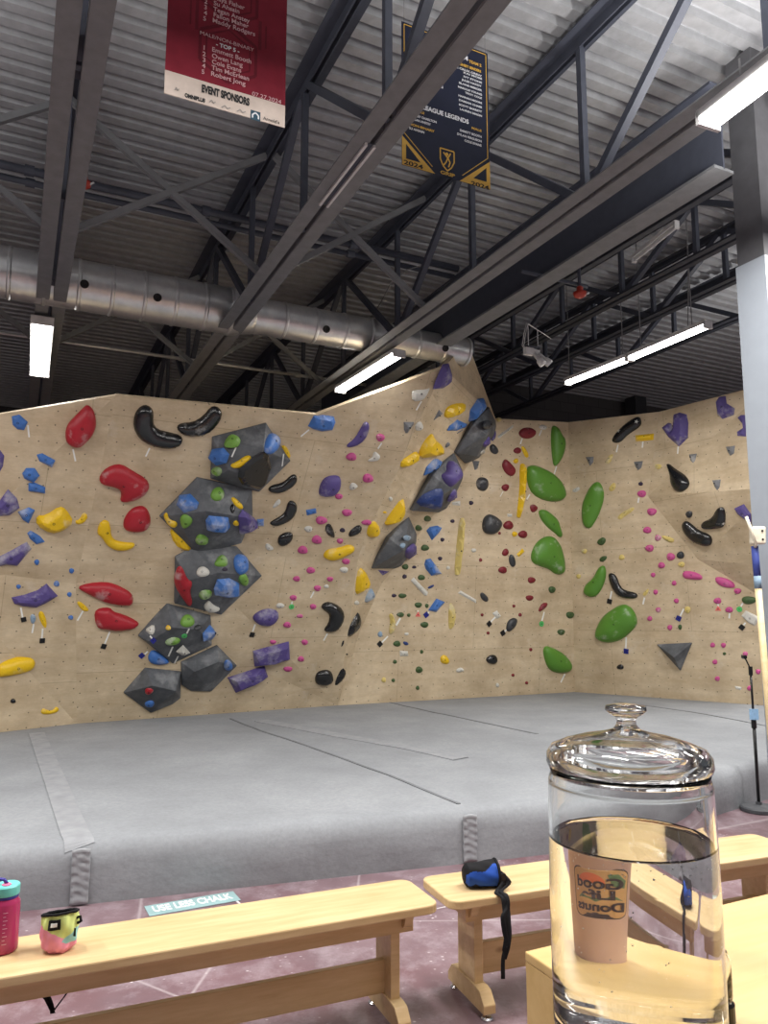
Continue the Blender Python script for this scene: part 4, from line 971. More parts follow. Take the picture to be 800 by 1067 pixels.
def seg_d(p, a, b):
    ab = b-a; t = max(0, min(1, (p-a).dot(ab)/max(1e-12, ab.length_squared))); return (p-a-ab*t).length
def bdist(p, poly): return min(seg_d(p, poly[i-1], poly[i]) for i in range(len(poly)))
def chaikin(poly, k):
    for _ in range(k):
        out = []
        for i in range(len(poly)):
            a, b = poly[i], poly[(i+1) % len(poly)]; out += [a*.75+b*.25, a*.25+b*.75]
        poly = out
    return poly
def hold_geom(poly, style, thick, res, seed, crisp=False):
    """poly: outline on the wall in metres. A solid with its back on the wall."""
    if sum(poly[i-1].cross(poly[i]) for i in range(len(poly))) < 0: poly = poly[::-1]
    poly = chaikin(poly, 2 if style == 'dome' and len(poly) < 30 else 1 if style == 'soft' and not crisp else 0)
    if len(poly) > 44: poly = poly[::2]
    w = max(p.x for p in poly)-min(p.x for p in poly); h = max(p.y for p in poly)-min(p.y for p in poly)
    sp = max(w, h)/res; x0 = min(p.x for p in poly); y0 = min(p.y for p in poly)
    tp = [(p.x, p.y) for p in poly]; inner = []
    j = 0; y = y0+sp*.3
    while y < y0+h:
        x = x0+(sp*.5 if j % 2 else 0)
        while x < x0+w:
            q = Vector((x, y))
            if poly_inside(tp, x, y):
                d = bdist(q, poly)
                if d > sp*.45: inner.append((q, d))
            x += sp
        y += sp*.866; j += 1
    if not inner:
        c = sum(poly, Vector((0, 0)))/len(poly); inner = [(c, max(1e-3, bdist(c, poly)))]
    dm = max(d for _, d in inner); T = thick*dm if thick > 0 else -thick
    n = len(poly)
    # a first inner ring so the rim turns down steeply
    ring = []
    for i in range(n):
        t = poly[(i+1) % n]-poly[i-1]; nn = Vector((-t.y, t.x)).normalized()*dm*.12; q = poly[i]+nn
        if poly_inside(tp, q.x, q.y) and bdist(q, poly) > dm*.09: ring.append((q, dm*.12))
    pts = poly+[q for q, _ in ring]+[q for q, _ in inner]; ds = [0]*n+[d for _, d in ring]+[d for _, d in inner]
    r = delaunay_2d_cdt(pts, [(i, (i+1) % n) for i in range(n)], [], 1, 1e-6)
    vs = []
    for i, c in enumerate(r[0]):
        s = r[3][i]; t = min(1, ds[s[0]]/dm) if s else 0
        edge = bool(s) and min(s) < n
        if style == 'dome': z = T*math.sqrt(max(0, 1-(1-t)**2)); z *= 1+.10*noise.noise(Vector((c.x*9, c.y*9, seed)))
        elif style == 'soft': z = T*min(1, (t/.55)**.7)
        elif style == 'plate': z = T*min(1, t/.22)
        elif style == 'tip': z = T*t
        else: z = T*min(1, t/.7)
        if edge: z = T*.06
        vs.append(Vector((c.x, c.y, z)))
    fs = [tuple(f) for f in r[2]]; nv = len(vs)
    # skirt into the wall
    cnt = {}
    for f in fs:
        for k in range(len(f)):
            e = (f[k], f[(k+1) % len(f)]); cnt[e] = cnt.get(e, 0)+1
    bd = [e for e in cnt if (e[1], e[0]) not in cnt]; low = {}
    for a, b in bd:
        for v in (a, b):
            if v not in low: low[v] = len(vs); vs.append(Vector((vs[v].x, vs[v].y, -.004)))
    for a, b in bd: fs.append((b, a, low[a], low[b]))
    nxt = {a: b for a, b in bd}; loop = [bd[0][0]]
    while nxt.get(loop[-1]) not in (None, loop[0]) and len(loop) < 500: loop.append(nxt[loop[-1]])
    fs.append(tuple(low[v] for v in reversed(loop)))
    return vs, fs, T, dm
HOLDS = []                                   # (object, px, py, size px, colour word, nick)
def parse(crop, spec):
    ox, oy, s = K[crop]
    if spec[0] == 'e':
        cx, cy, rx, ry = spec[1:5]; an = math.radians(spec[5]) if len(spec) > 5 else 0
        k = 10 if max(rx, ry)/s < 5 else 14; out = []
        for i in range(k):
            a = 2*math.pi*i/k; w = 1+.07*math.sin(3*a+cx); x, y = rx*w*math.cos(a), ry*w*math.sin(a)
            out.append((cx+x*math.cos(an)-y*math.sin(an), cy+x*math.sin(an)+y*math.cos(an)))
        spec = out
    return [(ox+x/s, oy+y/s) for x, y in spec]
WORD = {'maroon': 'dark red', 'skyblue': 'pale blue', 'navy': 'dark blue', 'plum': 'dark purple', 'cream': 'pale yellow', 'coal': 'charcoal', 'olive': 'dark green', 'lime': 'light green'}
def hold(crop, col, spec, nick=None, where='', style='dome', thick=.75, bolt=True, res=None):
    px = parse(crop, spec); cx = sum(p[0] for p in px)/len(px); cy = sum(p[1] for p in px)/len(px)
    size = max(max(p[0] for p in px)-min(p[0] for p in px), max(p[1] for p in px)-min(p[1] for p in px))
    if not poly_inside(px, cx, cy):          # banana: start from a point within
        best = max(((x, y) for x in [cx+(i-8)*size/16 for i in range(17)] for y in [cy+(i-8)*size/16 for i in range(17)] if poly_inside(px, x, y)), key=lambda q: bdist(Vector(q), [Vector(p) for p in px])); bx, by = best
    else: bx, by = cx, cy
    o, n = surf(bx, by)
    inr = bdist(Vector((bx, by)), [Vector(p) for p in px])/FPX*o.y
    off = .3*(thick*inr if thick > 0 else -thick)
    o2 = at_plane(bx, by, o+n*off, n); o = o2-n*off; M = frame_at(o, n); Mi = M.inverted()
    poly = []
    for p in px:
        q = Mi @ at_plane(p[0], p[1], o2, n); poly.append(Vector((q.x, q.y)))
    res = res or (5 if size < 12 else 8 if size < 30 else 13)
    vs, fs, T, dm = hold_geom(poly, style, thick, res, cx, col in ('blue', 'purple'))
    small = size < 13 and not nick
    ob = mesh_obj('foothold' if small else 'climbing_hold', vs, fs, HC[col], None, style in ('dome',))
    ob.matrix_world = M
    if style != 'dome' and not small: round_edges(ob, min(.012, dm*.14), 2, 25)
    top = min(vs, key=lambda v: v.x**2+v.y**2-(.0001 if v.z > 0 else -9))
    if bolt and size > 6.5:
        r = min(.013, dm*.2); h = max(v.z for v in vs if (v.x-top.x)**2+(v.y-top.y)**2 < (r*1.2)**2 or v is top)
        MB().lathe([(r, -.01), (r, .0015), (r*.7, .002), (r*.6, -.002), (.0001, -.002)], (top.x, top.y, h), 10).build('bolt', BOLT, ob)
    w = WORD.get(col, col)
    tag(ob, (nick+' '+where).strip() if nick else None, 'foothold' if small else 'climbing hold', None)
    HOLDS.append([ob, cx, cy, size, w, nick]); return ob
VOLS = []
def volume(crop, base, tops, nick, where, m=None, name='climbing_volume', cat='climbing volume'):
    """faceted box bolted to the wall: outline against the wall, raised corners (x, y, height)"""
    ox, oy, s = K[crop]; pb = [(ox+x/s, oy+y/s) for x, y in base]; cx = sum(p[0] for p in pb)/len(pb); cy = sum(p[1] for p in pb)/len(pb)
    o, n = surf(cx, cy); M = frame_at(o, n); Mi = M.inverted(); pts = []
    for x, y in pb:
        q = Mi @ at_plane(x, y, o+n*.02, n); pts += [Vector((q.x, q.y, .02)), Vector((q.x*.995, q.y*.995, -.03))]
    for x, y, h in tops: q = Mi @ at_plane(ox+x/s, oy+y/s, o+n*h, n); pts.append(Vector((q.x, q.y, h)))
    bm = bmesh.new()
    for p in pts: bm.verts.new(p)
    r = bmesh.ops.convex_hull(bm, input=bm.verts); bmesh.ops.delete(bm, geom=[e for e in r['geom_interior'] if isinstance(e, bmesh.types.BMVert)], context='VERTS')
    bmesh.ops.dissolve_limit(bm, angle_limit=.03, verts=bm.verts, edges=bm.edges)
    me = bpy.data.meshes.new(name); bm.to_mesh(me); bm.free(); me.materials.append(m or VOLM)
    ob = bpy.data.objects.new(name, me); COL.objects.link(ob); ob.matrix_world = M; round_edges(ob, .006, 2, 8)
    tag(ob, nick+' '+where, cat); me.calc_loop_triangles()
    for t in me.loop_triangles: TRI.append(tuple(M @ me.vertices[i].co for i in t.vertices))
    HOLDS.append([ob, cx, cy, max(p[0] for p in pb)-min(p[0] for p in pb), 'grey', nick]); VOLS.append(ob); return ob
V_ = volume
V_('4', [(125, 505), (275, 520), (272, 630), (240, 655), (148, 692), (35, 608)], [(155, 578, .26), (252, 600, .22), (100, 598, .14)], 'lowest grey volume', 'of the stack, nearest the mat, with one red and one blue foothold')
V_('4', [(275, 480), (425, 410), (508, 495), (400, 603), (315, 600), (276, 575)], [(432, 478, .22), (330, 520, .20)], 'lower grey volume', 'beside the two purple boxes, with one blue hold')
V_('4', [(215, 232), (400, 280), (403, 410), (240, 486), (95, 370)], [(240, 335, .24), (350, 345, .26), (140, 395, .12)], 'grey volume with green and white holds', 'in the lower middle of the stack')
V_('4', [(250, 40), (320, 0), (505, -5), (612, 120), (442, 283), (248, 236)], [(430, 108, .27), (300, 140, .2), (500, 130, .16)], 'grey volume with the red vertical hold', 'in the middle of the stack')
V_('3', [(335, 345), (590, 400), (592, 520), (540, 650), (335, 702), (270, 602), (160, 525)], [(378, 500, .28), (528, 525, .26), (275, 595, .10)], 'big grey volume', 'second from top of the stack, with a purple cone')
V_('3', [(405, 158), (655, 93), (768, 268), (622, 412), (525, 388), (397, 350)], [(642, 218, .30), (480, 310, .24), (540, 330, .26)], 'topmost grey volume', 'of the stack, carrying a big black hold')
V_('r', [(62, 580), (195, 315), (370, 150), (432, 290), (430, 395), (300, 580)], [(325, 425, .26), (205, 330, .10)], 'lowest dark prow volume', 'on the leaning prow, with no blue slab on it', )
V_('q', [(235, 660), (395, 350), (590, 180), (655, 320), (660, 390), (600, 545), (510, 675)], [(560, 480, .26), (405, 362, .10)], 'middle dark prow volume', 'on the leaning prow, carrying a dark blue slab')
V_('p', [(315, 820), (460, 540), (620, 395), (695, 560), (690, 640), (628, 740), (540, 862), (405, 916)], [(600, 652, .26), (470, 552, .10), (505, 850, .16)], 'topmost dark prow volume', 'at the prow edge against the dark rear wall')
def box_vol(crop, pts, nick, where): return hold(crop, 'purple', pts, nick, where, 'plate', -.10, True, 8)
box_vol('6', [(80, 625), (295, 568), (302, 675), (90, 718)], 'upper purple box hold', 'of two beside the lower grey volumes')
box_vol('4', [(470, 548), (625, 498), (640, 545), (505, 612)], 'lower purple box hold', 'of two beside the lower grey volumes')
pyr = V_('w', [(137, 180), (347, 170), (278, 337)], [(240, 258, .17)], 'grey triangular pyramid volume', 'alone low on the wall under the pink footholds')
BV = tri_bvh()
h = hold
# --- the plane at the picture's edge and the long plane (upper part)
h('1', 'red', [(455, 105), (490, 140), (503, 205), (490, 260), (450, 310), (405, 343), (350, 318), (337, 270), (348, 215), (385, 175), (425, 135)], 'red leaf-shaped hold', 'high on the wall, alone above the blue cluster')
h('1', 'blue', [(60, 170), (100, 160), (145, 200), (125, 243), (90, 238), (65, 215)], 'highest blue hold', 'at the outer end of the wall, with tape under it', 'soft', .6)
h('1', 'purple', [(-30, 395), (0, 345), (22, 375), (15, 430), (-5, 465)], 'upper cut-off purple hold', 'at the picture edge', 'soft', .6)
h('1', 'blue', [(190, 370), (220, 362), (288, 400), (270, 437), (205, 405)], 'blue brick hold below the red leaf', '', 'soft', .7)
h('1', 'blue', [(115, 470), (135, 440), (180, 440), (207, 480), (175, 518), (125, 495)], 'blue knob', 'in the middle of the blue cluster', 'soft', .8)
h('1', 'blue', [(148, 518), (180, 515), (237, 540), (235, 573), (148, 560)], 'blue brick hold touching the blue knob from below', '', 'soft', .7)
h('1', 'purple', [(42, 552), (90, 600), (103, 650), (50, 688), (0, 692), (-30, 640), (0, 610)], 'purple pointed hold', 'partly cut by the picture edge, above the yellow pair', 'soft', .6)
h('1', 'blue', [(92, 670), (150, 645), (183, 660), (150, 730), (120, 712)], 'blue wedge hold beside the yellow winged hold', '', 'soft', .7)
h('1', 'blue', [(142, 780), (160, 765), (210, 795), (235, 825), (190, 838), (155, 808)], 'blue slanting hold under the yellow winged hold', '', 'soft', .7)
h('1', 'yellow', [(190, 690), (240, 688), (310, 640), (345, 655), (388, 725), (330, 770), (265, 785), (190, 740)], 'yellow winged hold', 'large, near the outer end of the wall', 'soft', .7)
h('1', 'yellow', [(390, 712), (415, 708), (435, 665), (460, 690), (440, 725), (400, 735)], 'little yellow hold touching the wide yellow one', '', 'soft', .7)
h('1', 'yellow', [(515, 730), (545, 707), (575, 725), (580, 810), (640, 828), (710, 830), (690, 862), (620, 877), (560, 850), (530, 800), (505, 785)], 'yellow boomerang hold', 'under the round red hold')
h('1', 'red', [(515, 490), (540, 450), (590, 422), (640, 420), (700, 460), (770, 500), (782, 540), (760, 580), (700, 612), (640, 620), (625, 610), (635, 570), (620, 548), (570, 535), (525, 525)], 'red kidney hold', 'large and chalky on one end, beside the volumes', 'dome', .7)
h('1', 'red', [(640, 720), (680, 655), (740, 635), (775, 660), (790, 720), (770, 765), (720, 780), (650, 770)], 'round red hold', 'between the kidney and the yellow boomerang', 'dome', .6)
h('3', 'black', [(95, 5), (125, 20), (135, 50), (130, 95), (155, 125), (210, 135), (265, 150), (270, 180), (240, 210), (180, 213), (110, 195), (60, 160), (37, 105), (45, 50), (65, 20)], 'larger black banana hold', 'at the wall top, with tape under it', 'dome', .8)
h('3', 'black', [(240, 105), (270, 92), (320, 90), (370, 55), (400, 15), (430, 15), (455, 45), (440, 90), (400, 135), (350, 158), (280, 155), (245, 130)], 'smaller black banana hold', 'at the wall top, second of the two')
h('2', 'purple', [(-20, 60), (60, 20), (140, -25), (165, 10), (90, 100), (30, 95), (0, 102), (-20, 90)], 'chalky purple slab hold', 'cut by the picture edge under the blue slanting hold', 'soft', .6)
h('2', 'purple', [(60, 265), (130, 250), (200, 225), (243, 192), (303, 257), (240, 295), (190, 318), (120, 310), (75, 298)], 'purple wedge hold', 'with a black-carded tape, low on the outer wall', 'soft', .7)
for s in ((192, 80, 14, 15), (97, 207, 13, 12), (295, 192, 16, 16), (373, 125, 14, 14), (362, 248, 13, 13), (369, 368, 14, 12)): h('2', 'blue', ('e',)+s)
h('2', 'skyblue', ('e', 172, 375, 15, 25))
h('2', 'yellow', [(200, 345), (215, 332), (232, 350), (245, 395), (240, 428), (222, 410), (205, 375)], 'narrow upright yellow hold', 'under the purple wedge', 'soft')
h('2', 'yellow', [(398, 290), (415, 280), (465, 325), (455, 338), (425, 330)], 'little slanting yellow hold', 'under the upper long red hold', 'soft')
h('2', 'yellow', [(-15, 620), (50, 585), (120, 568), (175, 572), (190, 605), (170, 645), (100, 665), (30, 677), (-15, 680)], 'wide yellow loaf hold', 'low at the picture edge')
h('2', 'black', ('e', 69, 803, 15, 13))
h('2', 'yellow', [(210, 855), (225, 838), (245, 850), (275, 852), (290, 830), (308, 840), (300, 860), (265, 870), (220, 872)], 'little yellow handle hold', 'just above the mat at the outer wall')
h('2', 'red', [(400, 210), (470, 190), (560, 185), (600, 198), (640, 215), (690, 245), (697, 285), (685, 310), (620, 308), (550, 295), (490, 265), (430, 235)], 'upper long red hold', 'of the pair beside the lower volumes', 'dome', .7)
h('2', 'red', [(492, 335), (530, 318), (580, 318), (590, 340), (650, 355), (720, 390), (727, 408), (690, 435), (600, 443), (560, 432), (510, 430), (495, 390)], 'lower long red hold', 'of the pair, with a black-carded tape under it', 'dome', .7)
# --- on the stacked volumes
h('3', 'lime', [(455, 200), (470, 155), (500, 138), (538, 160), (530, 195), (500, 205)], 'light green hold at the top', 'of the topmost grey volume', 'soft')
h('3', 'blue', [(380, 255), (400, 215), (450, 208), (478, 240), (465, 280), (420, 292)], 'blue faceted hold at the outer edge', 'of the topmost grey volume', 'soft')
h('3', 'lime', [(398, 305), (430, 293), (452, 315), (430, 345), (400, 330)], 'lower light green hold', 'of the topmost grey volume', 'soft')
h('3', 'yellow', [(485, 285), (520, 270), (555, 245), (580, 240), (587, 262), (550, 295), (500, 305)], 'yellow banana hold', 'on the topmost grey volume')
h('3', 'black', [(530, 310), (560, 280), (600, 248), (642, 224), (668, 245), (680, 300), (655, 375), (622, 402), (545, 380), (525, 345)], 'big black plate hold', 'on the topmost grey volume', 'plate', .16)
h('3', 'blue', [(650, 230), (655, 170), (680, 130), (715, 160), (718, 200), (690, 238)], 'blue oval hold on the inner side', 'of the topmost grey volume')
h('3', 'yellow', [(722, 200), (745, 195), (770, 240), (762, 262), (735, 240)], 'yellow hold on the far flank', 'of the topmost grey volume', 'soft')
h('3', 'blue', [(235, 470), (250, 425), (300, 418), (340, 460), (330, 490), (270, 508)], 'blue faceted hold', 'at the upper edge of the big grey volume', 'soft', .8)
h('3', 'lime', [(395, 430), (410, 395), (440, 383), (463, 410), (460, 445), (420, 455)], 'light green hold', 'top centre of the big grey volume')
h('3', 'yellow', [(490, 440), (505, 432), (550, 475), (545, 495), (515, 480)], 'yellow sausage hold', 'beside a small black hold on the big grey volume')
h('3', 'black', [(485, 480), (505, 460), (512, 500), (495, 515)])
h('3', 'yellow', [(175, 520), (195, 503), (205, 540), (245, 550), (240, 578), (205, 570)], 'yellow hook hold', 'at the outer corner of the big grey volume')
h('3', 'lime', [(250, 535), (275, 513), (318, 540), (300, 575), (265, 585)], 'light green hold', 'beside the yellow hook on the big grey volume')
h('3', 'blue', [(375, 550), (390, 527), (480, 535), (490, 575), (465, 598), (380, 590)], 'blue rectangular hold', 'on the front face of the big grey volume', 'soft', .9)
h('3', 'yellow', ('e', 515, 558, 14, 12))
h('3', 'purple', [(535, 530), (555, 497), (620, 545), (610, 570), (540, 610)], 'purple cone hold', 'sticking out beside the big grey volume', 'soft', 1.1)
h('3', 'blue', [(612, 540), (645, 537), (645, 572), (612, 570)], 'little blue block', 'behind the tip of the purple cone', 'plate')
h('3', 'lime', [(322, 640), (345, 605), (390, 625), (385, 655), (340, 658)], 'light green hold', 'low on the front of the big grey volume')
h('3', 'yellow', [(203, 575), (260, 610), (318, 680), (290, 690), (230, 660)], 'yellow wedge hold', 'below the lower edge of the big grey volume', 'soft')
h('4', 'white', ('e', 365, 103, 28, 22), 'white knob hold', 'on the volume with the red vertical hold')
h('4', 'lime', [(412, 65), (440, 25), (470, 45), (470, 80), (420, 80)], 'light green hold at the top', 'of the volume with the red vertical hold')
h('4', 'blue', [(497, 80), (500, 35), (530, 25), (555, 50), (555, 105), (520, 120)], 'tall blue hold', 'on the flank of the volume with the red vertical hold')
h('4', 'plum', ('e', 458, 93, 12, 8))
h('4', 'lime', [(512, 130), (540, 108), (560, 135), (550, 165), (525, 160)], 'chalky light green hold', 'under the tall blue hold')
h('4', 'blue', [(415, 180), (430, 140), (480, 135), (520, 155), (522, 205), (470, 215), (420, 205)], 'blue cushion hold', 'on the volume with the red vertical hold', 'soft', .8)
h('4', 'lime', [(345, 200), (365, 180), (405, 183), (403, 210), (360, 223)], 'light green bar hold', 'beside the blue cushion hold', 'soft')
h('4', 'white', [(368, 245), (390, 222), (410, 245), (445, 260), (405, 275), (375, 265)], 'white hook hold', 'at the foot of the volume with the red vertical hold')
h('4', 'red', [(243, 130), (260, 85), (280, 85), (300, 140), (325, 150), (310, 190), (325, 240), (305, 250), (275, 210), (250, 170)], 'red vertical hold', 'on the outer edge of the middle grey volume')
h('4', 'lime', ('e', 302, 307, 30, 27), 'light green round hold', 'uppermost on the volume with green and white holds')
h('4', 'white', [(118, 345), (160, 318), (165, 350), (150, 370)], 'white fin hold', 'at the outer corner, above a blue diamond card', 'soft')
h('4', 'yellow', ('e', 220, 336, 11, 11)); h('4', 'coal', ('e', 347, 335, 18, 13))
h('4', 'lime', [(205, 395), (240, 375), (275, 385), (265, 405), (215, 412)], 'light green flat hold', 'under the yellow dot, lower of two greens', 'soft')
h('4', 'blue', [(370, 360), (400, 325), (428, 350), (410, 385), (375, 395)], 'blue cone hold', 'on the inner flank of the lower middle volume', 'tip', 1)
h('4', 'white', [(255, 440), (285, 412), (315, 445), (280, 455)], 'white fin hold', 'at the lower edge of the lower middle volume', 'tip', 1)
h('4', 'blue', [(135, 460), (155, 425), (200, 450), (235, 485), (180, 495), (145, 485)], 'big blue hold', 'below the lower middle volume, with a blue card beside it')
h('4', 'blue', ('e', 472, 495, 18, 22), 'blue oval hold', 'alone on the lower grey volume by the purple boxes'); h('4', 'red', ('e', 140, 602, 18, 13), 'red foothold', 'alone on the lowest grey volume'); h('4', 'blue', ('e', 143, 655, 20, 13), 'blue foothold', 'under the red one on the lowest grey volume')
# --- the long plane beyond the volumes
h('5', 'blue', [(305, 265), (340, 200), (400, 195), (465, 205), (475, 240), (455, 290), (390, 297), (340, 285)], 'blue block hold', 'at the wall top under the middle lit tube', 'soft', .8)
h('5', 'purple', [(537, 380), (590, 340), (630, 270), (650, 232), (680, 240), (680, 290), (650, 350), (600, 385), (550, 395)], 'purple crescent hold', 'near the wall top beside the prow')
h('5', 'purple', [(370, 690), (375, 640), (400, 590), (440, 570), (500, 570), (512, 610), (500, 660), (460, 700), (400, 703)], 'purple shell hold', 'with a chalky edge, above the pink footholds')
for s in ((750, 333, 28, 25), (571, 452, 33, 25), (673, 585, 34, 28), (493, 697, 25, 18), (543, 797, 32, 22), (385, 845, 36, 25), (358, 965, 32, 27), (500, 972, 20, 17), (270, 1028, 32, 25), (665, 858, 32, 17)): h('5', 'pink', ('e',)+s)
h('5', 'white', [(665, 475), (700, 455), (710, 410), (752, 445), (735, 475), (690, 482)], 'white hook hold', 'under the purple crescent')
h('5', 'white', [(555, 640), (575, 605), (615, 630), (595, 650), (565, 660)]); h('5', 'white', ('e', 305, 898, 26, 20)); h('5', 'white', [(80, 765), (115, 710), (135, 720), (130, 745), (90, 770)]); h('5', 'white', [(40, 990), (55, 985), (98, 1020), (60, 1035), (38, 1015)])
h('5', 'blue', [(290, 780), (352, 770), (355, 800), (295, 815)], 'little blue bar hold', 'between the black arcs and the pink footholds', 'plate')
h('5', 'black', [(405, 890), (425, 862), (450, 875), (472, 940), (460, 955), (420, 935)], 'black fin hold', 'above the yellow smile hold, chalky edged', 'soft'); h('5', 'plum', ('e', 515, 905, 18, 14)); h('5', 'black', [(550, 935), (570, 900), (615, 870), (640, 890), (625, 925), (565, 950)], 'black and chalk grey wedge hold', 'beside the prow edge above the yellow smile', 'soft')
h('5', 'black', [(50, 650), (80, 625), (150, 610), (200, 560), (230, 560), (238, 600), (200, 645), (130, 678), (75, 675)], 'upper black arc hold', 'beside the topmost volume'); h('5', 'black', [(60, 860), (90, 840), (160, 800), (175, 730), (205, 717), (235, 745), (232, 790), (200, 840), (140, 870), (90, 882)], 'lower black arc hold', 'beside the purple cone')
h('5', 'black', [(115, 990), (120, 945), (160, 920), (205, 918), (213, 950), (190, 990), (140, 1010)], 'black oval hold', 'under the two black arcs')
h('6', 'yellow', [(495, 50), (520, 15), (600, 5), (650, -15), (685, 0), (680, 30), (620, 60), (560, 85), (510, 75)], 'yellow smile hold', 'chalky in the middle, left of the prow edge')
for s in ((373, 22, 30, 22), (422, 140, 27, 20), (338, 190, 22, 17), (632, 87, 25, 18), (537, 192, 20, 15), (462, 246, 22, 18), (318, 303, 22, 17), (436, 356, 20, 17), (357, 412, 20, 12), (282, 465, 24, 18), (386, 568, 20, 17), (364, 668, 20, 17), (286, 728, 28, 16), (197, 566, 20, 13)):
    if s != (373, 22, 30, 22): h('6', 'pink', ('e',)+s)
h('6', 'white', ('e', 620, 137, 26, 18)); h('6', 'white', ('e', 515, 235, 15, 12)); h('6', 'white', ('e', 240, 350, 26, 16))
h('6', 'black', [(480, 355), (500, 330), (540, 325), (600, 355), (625, 400), (610, 460), (570, 505), (510, 508), (498, 490), (530, 450), (535, 400), (500, 378)], 'black hook-shaped hold', 'low beside the prow edge, taped')
h('6', 'purple', [(75, 430), (90, 400), (150, 370), (210, 372), (240, 405), (215, 455), (165, 480), (110, 465)], 'purple turtle-shell hold', 'above the purple boxes, chalky at both ends')
h('6', 'black', [(447, 780), (470, 740), (540, 732), (562, 780), (550, 815), (500, 833), (455, 820)], 'black drum hold', 'low beside the foot of the prow')
# --- the leaning prow
h('6', 'yellow', [(685, 290), (690, 200), (715, 120), (750, 145), (775, 200), (778, 230), (740, 265)], 'lowest yellow fin hold', 'on the prow above the black fins', 'soft', .6)
h('6', 'black', [(640, 545), (650, 480), (685, 415), (708, 383), (718, 440), (690, 510)], 'taller black fin hold', 'on the narrow foot of the prow', 'soft', .5)
h('6', 'black', [(600, 600), (610, 560), (622, 555), (618, 580)]); h('6', 'black', [(565, 835), (570, 790), (610, 715), (635, 745), (620, 790)], 'shorter black fin hold', 'beside the black drum at the prow foot', 'soft', .5); h('6', 'black', ('e', 638, 640, 6, 6)); h('6', 'white', ('e', 697, 333, 14, 14))
h('8', 'skyblue', [(50, 395), (60, 350), (85, 310), (102, 345), (85, 375)], 'chalk grey flake hold', 'under the lowest yellow fin on the prow', 'soft')
h('s', 'white', [(490, 290), (510, 265), (640, 262), (690, 240), (640, 340), (590, 380), (500, 385)], 'white block hold', 'at the top beside the prow edge, taped', 'soft', .7)
h('s', 'grey', [(410, 600), (515, 600), (510, 630), (450, 715), (430, 718), (412, 680)], 'grey spike hold', 'just outside the prow edge near the top', 'tip', 1.2); h('s', 'white', [(530, 690), (535, 620), (590, 585), (615, 650), (590, 690)], 'white curl hold', 'on the prow beside the grey spike', 'soft')
h('7', 'purple', [(408, 130), (420, 90), (460, 0), (490, -5), (505, 45), (495, 95), (455, 125)], 'purple sail hold', 'at the very top of the prow below the duct', 'soft', .5)
h('7', 'grey', [(408, 293), (438, 235), (458, 255)], 'grey triangle hold', 'beside the highest yellow hold of the prow', 'tip', .9); h('7', 'yellow', [(465, 270), (480, 225), (520, 205), (575, 200), (578, 225), (550, 262), (490, 283)], 'highest yellow hold of the prow', '', 'soft')
h('7', 'blue', [(585, 300), (600, 240), (640, 180), (670, 175), (678, 195), (640, 250), (600, 295)], 'long blue blade hold', 'at the upper edge of the prow', 'soft'); h('7', 'blue', [(482, 345), (495, 320), (535, 287), (588, 312), (570, 330), (530, 345)], 'blue flag hold', 'below the highest yellow hold of the prow', 'soft')
h('7', 'grey', [(525, 365), (538, 347), (572, 335)]); h('7', 'yellow', [(335, 490), (345, 440), (375, 390), (405, 355), (415, 385), (465, 430), (460, 460), (425, 485)], 'big yellow shark-fin hold', 'midway up the prow', 'soft', .8); h('7', 'grey', [(465, 440), (480, 400), (500, 415)])  # first grey triangle is the blue flag's shadow, built as a hold
h('7', 'yellow', [(235, 540), (245, 500), (275, 480), (320, 450), (335, 470), (325, 500), (280, 530)], 'yellow notch hold', 'touching the prow edge beside the shark fin', 'soft', .8); h('7', 'blue', [(360, 580), (375, 535), (410, 495), (430, 490), (470, 515), (465, 540), (400, 560)], 'blue wing hold', 'at the upper corner of the middle prow volume', 'soft', .7)
h('7', 'yellow', [(150, 840), (175, 790), (250, 690), (260, 740), (235, 800), (200, 830)], 'long yellow blade hold', 'above the lowest prow volume', 'soft', .7); h('7', 'yellow', [(62, 892), (70, 850), (90, 820), (105, 815), (132, 850), (125, 890), (90, 905)], 'yellow thumb hold', 'at the prow edge near the yellow smile', 'soft', .7)
h('7', 'yellow', ('e', 155, 770, 10, 6)); h('7', 'white', ('e', 185, 700, 10, 12))
h('q', 'purple', [(470, 360), (530, 330), (525, 270), (560, 225), (610, 300), (650, 380), (600, 430), (555, 470)], 'purple jug hold', 'chalky, on the upper face of the middle prow volume', 'dome', .9); h('q', 'purple', [(520, 590), (560, 510), (600, 465), (605, 530), (560, 570)], 'smaller purple hold', 'on the shaded face of the middle prow volume'); h('q', 'navy', [(255, 610), (320, 530), (380, 500), (440, 475), (500, 480), (495, 600), (465, 660)], 'dark blue slab hold', 'on the middle prow volume', 'soft', .5)
h('q', 'olive', ('e', 365, 725, 30, 25)); h('q', 'olive', ('e', 290, 803, 28, 25))
h('r', 'skyblue', ('e', 355, 325, 30, 25), 'upper pale blue hold', 'on the lowest prow volume'); h('r', 'skyblue', ('e', 318, 385, 24, 22), 'lower pale blue hold', 'on the lowest prow volume'); h('r', 'purple', [(335, 440), (385, 385), (425, 370), (425, 420), (395, 490), (350, 505)], 'chalky purple hold', 'at the inner flank of the lowest prow volume'); h('r', 'purple', [(110, 592), (150, 596), (205, 606), (150, 638)], 'purple sliver hold', 'below the lowest prow volume', 'soft')
h('p', 'coal', ('e', 610, 555, 40, 44), 'charcoal ball hold', 'on the topmost prow volume', 'dome', 1.0); h('p', 'purple', [(640, 718), (642, 660), (682, 595), (684, 680)], 'outer purple hold', 'on the topmost prow volume'); h('p', 'purple', [(560, 735), (600, 690), (622, 655), (618, 725), (565, 770)], 'inner purple hold', 'on the topmost prow volume'); h('p', 'white', [(530, 830), (560, 790), (585, 785), (560, 830)])
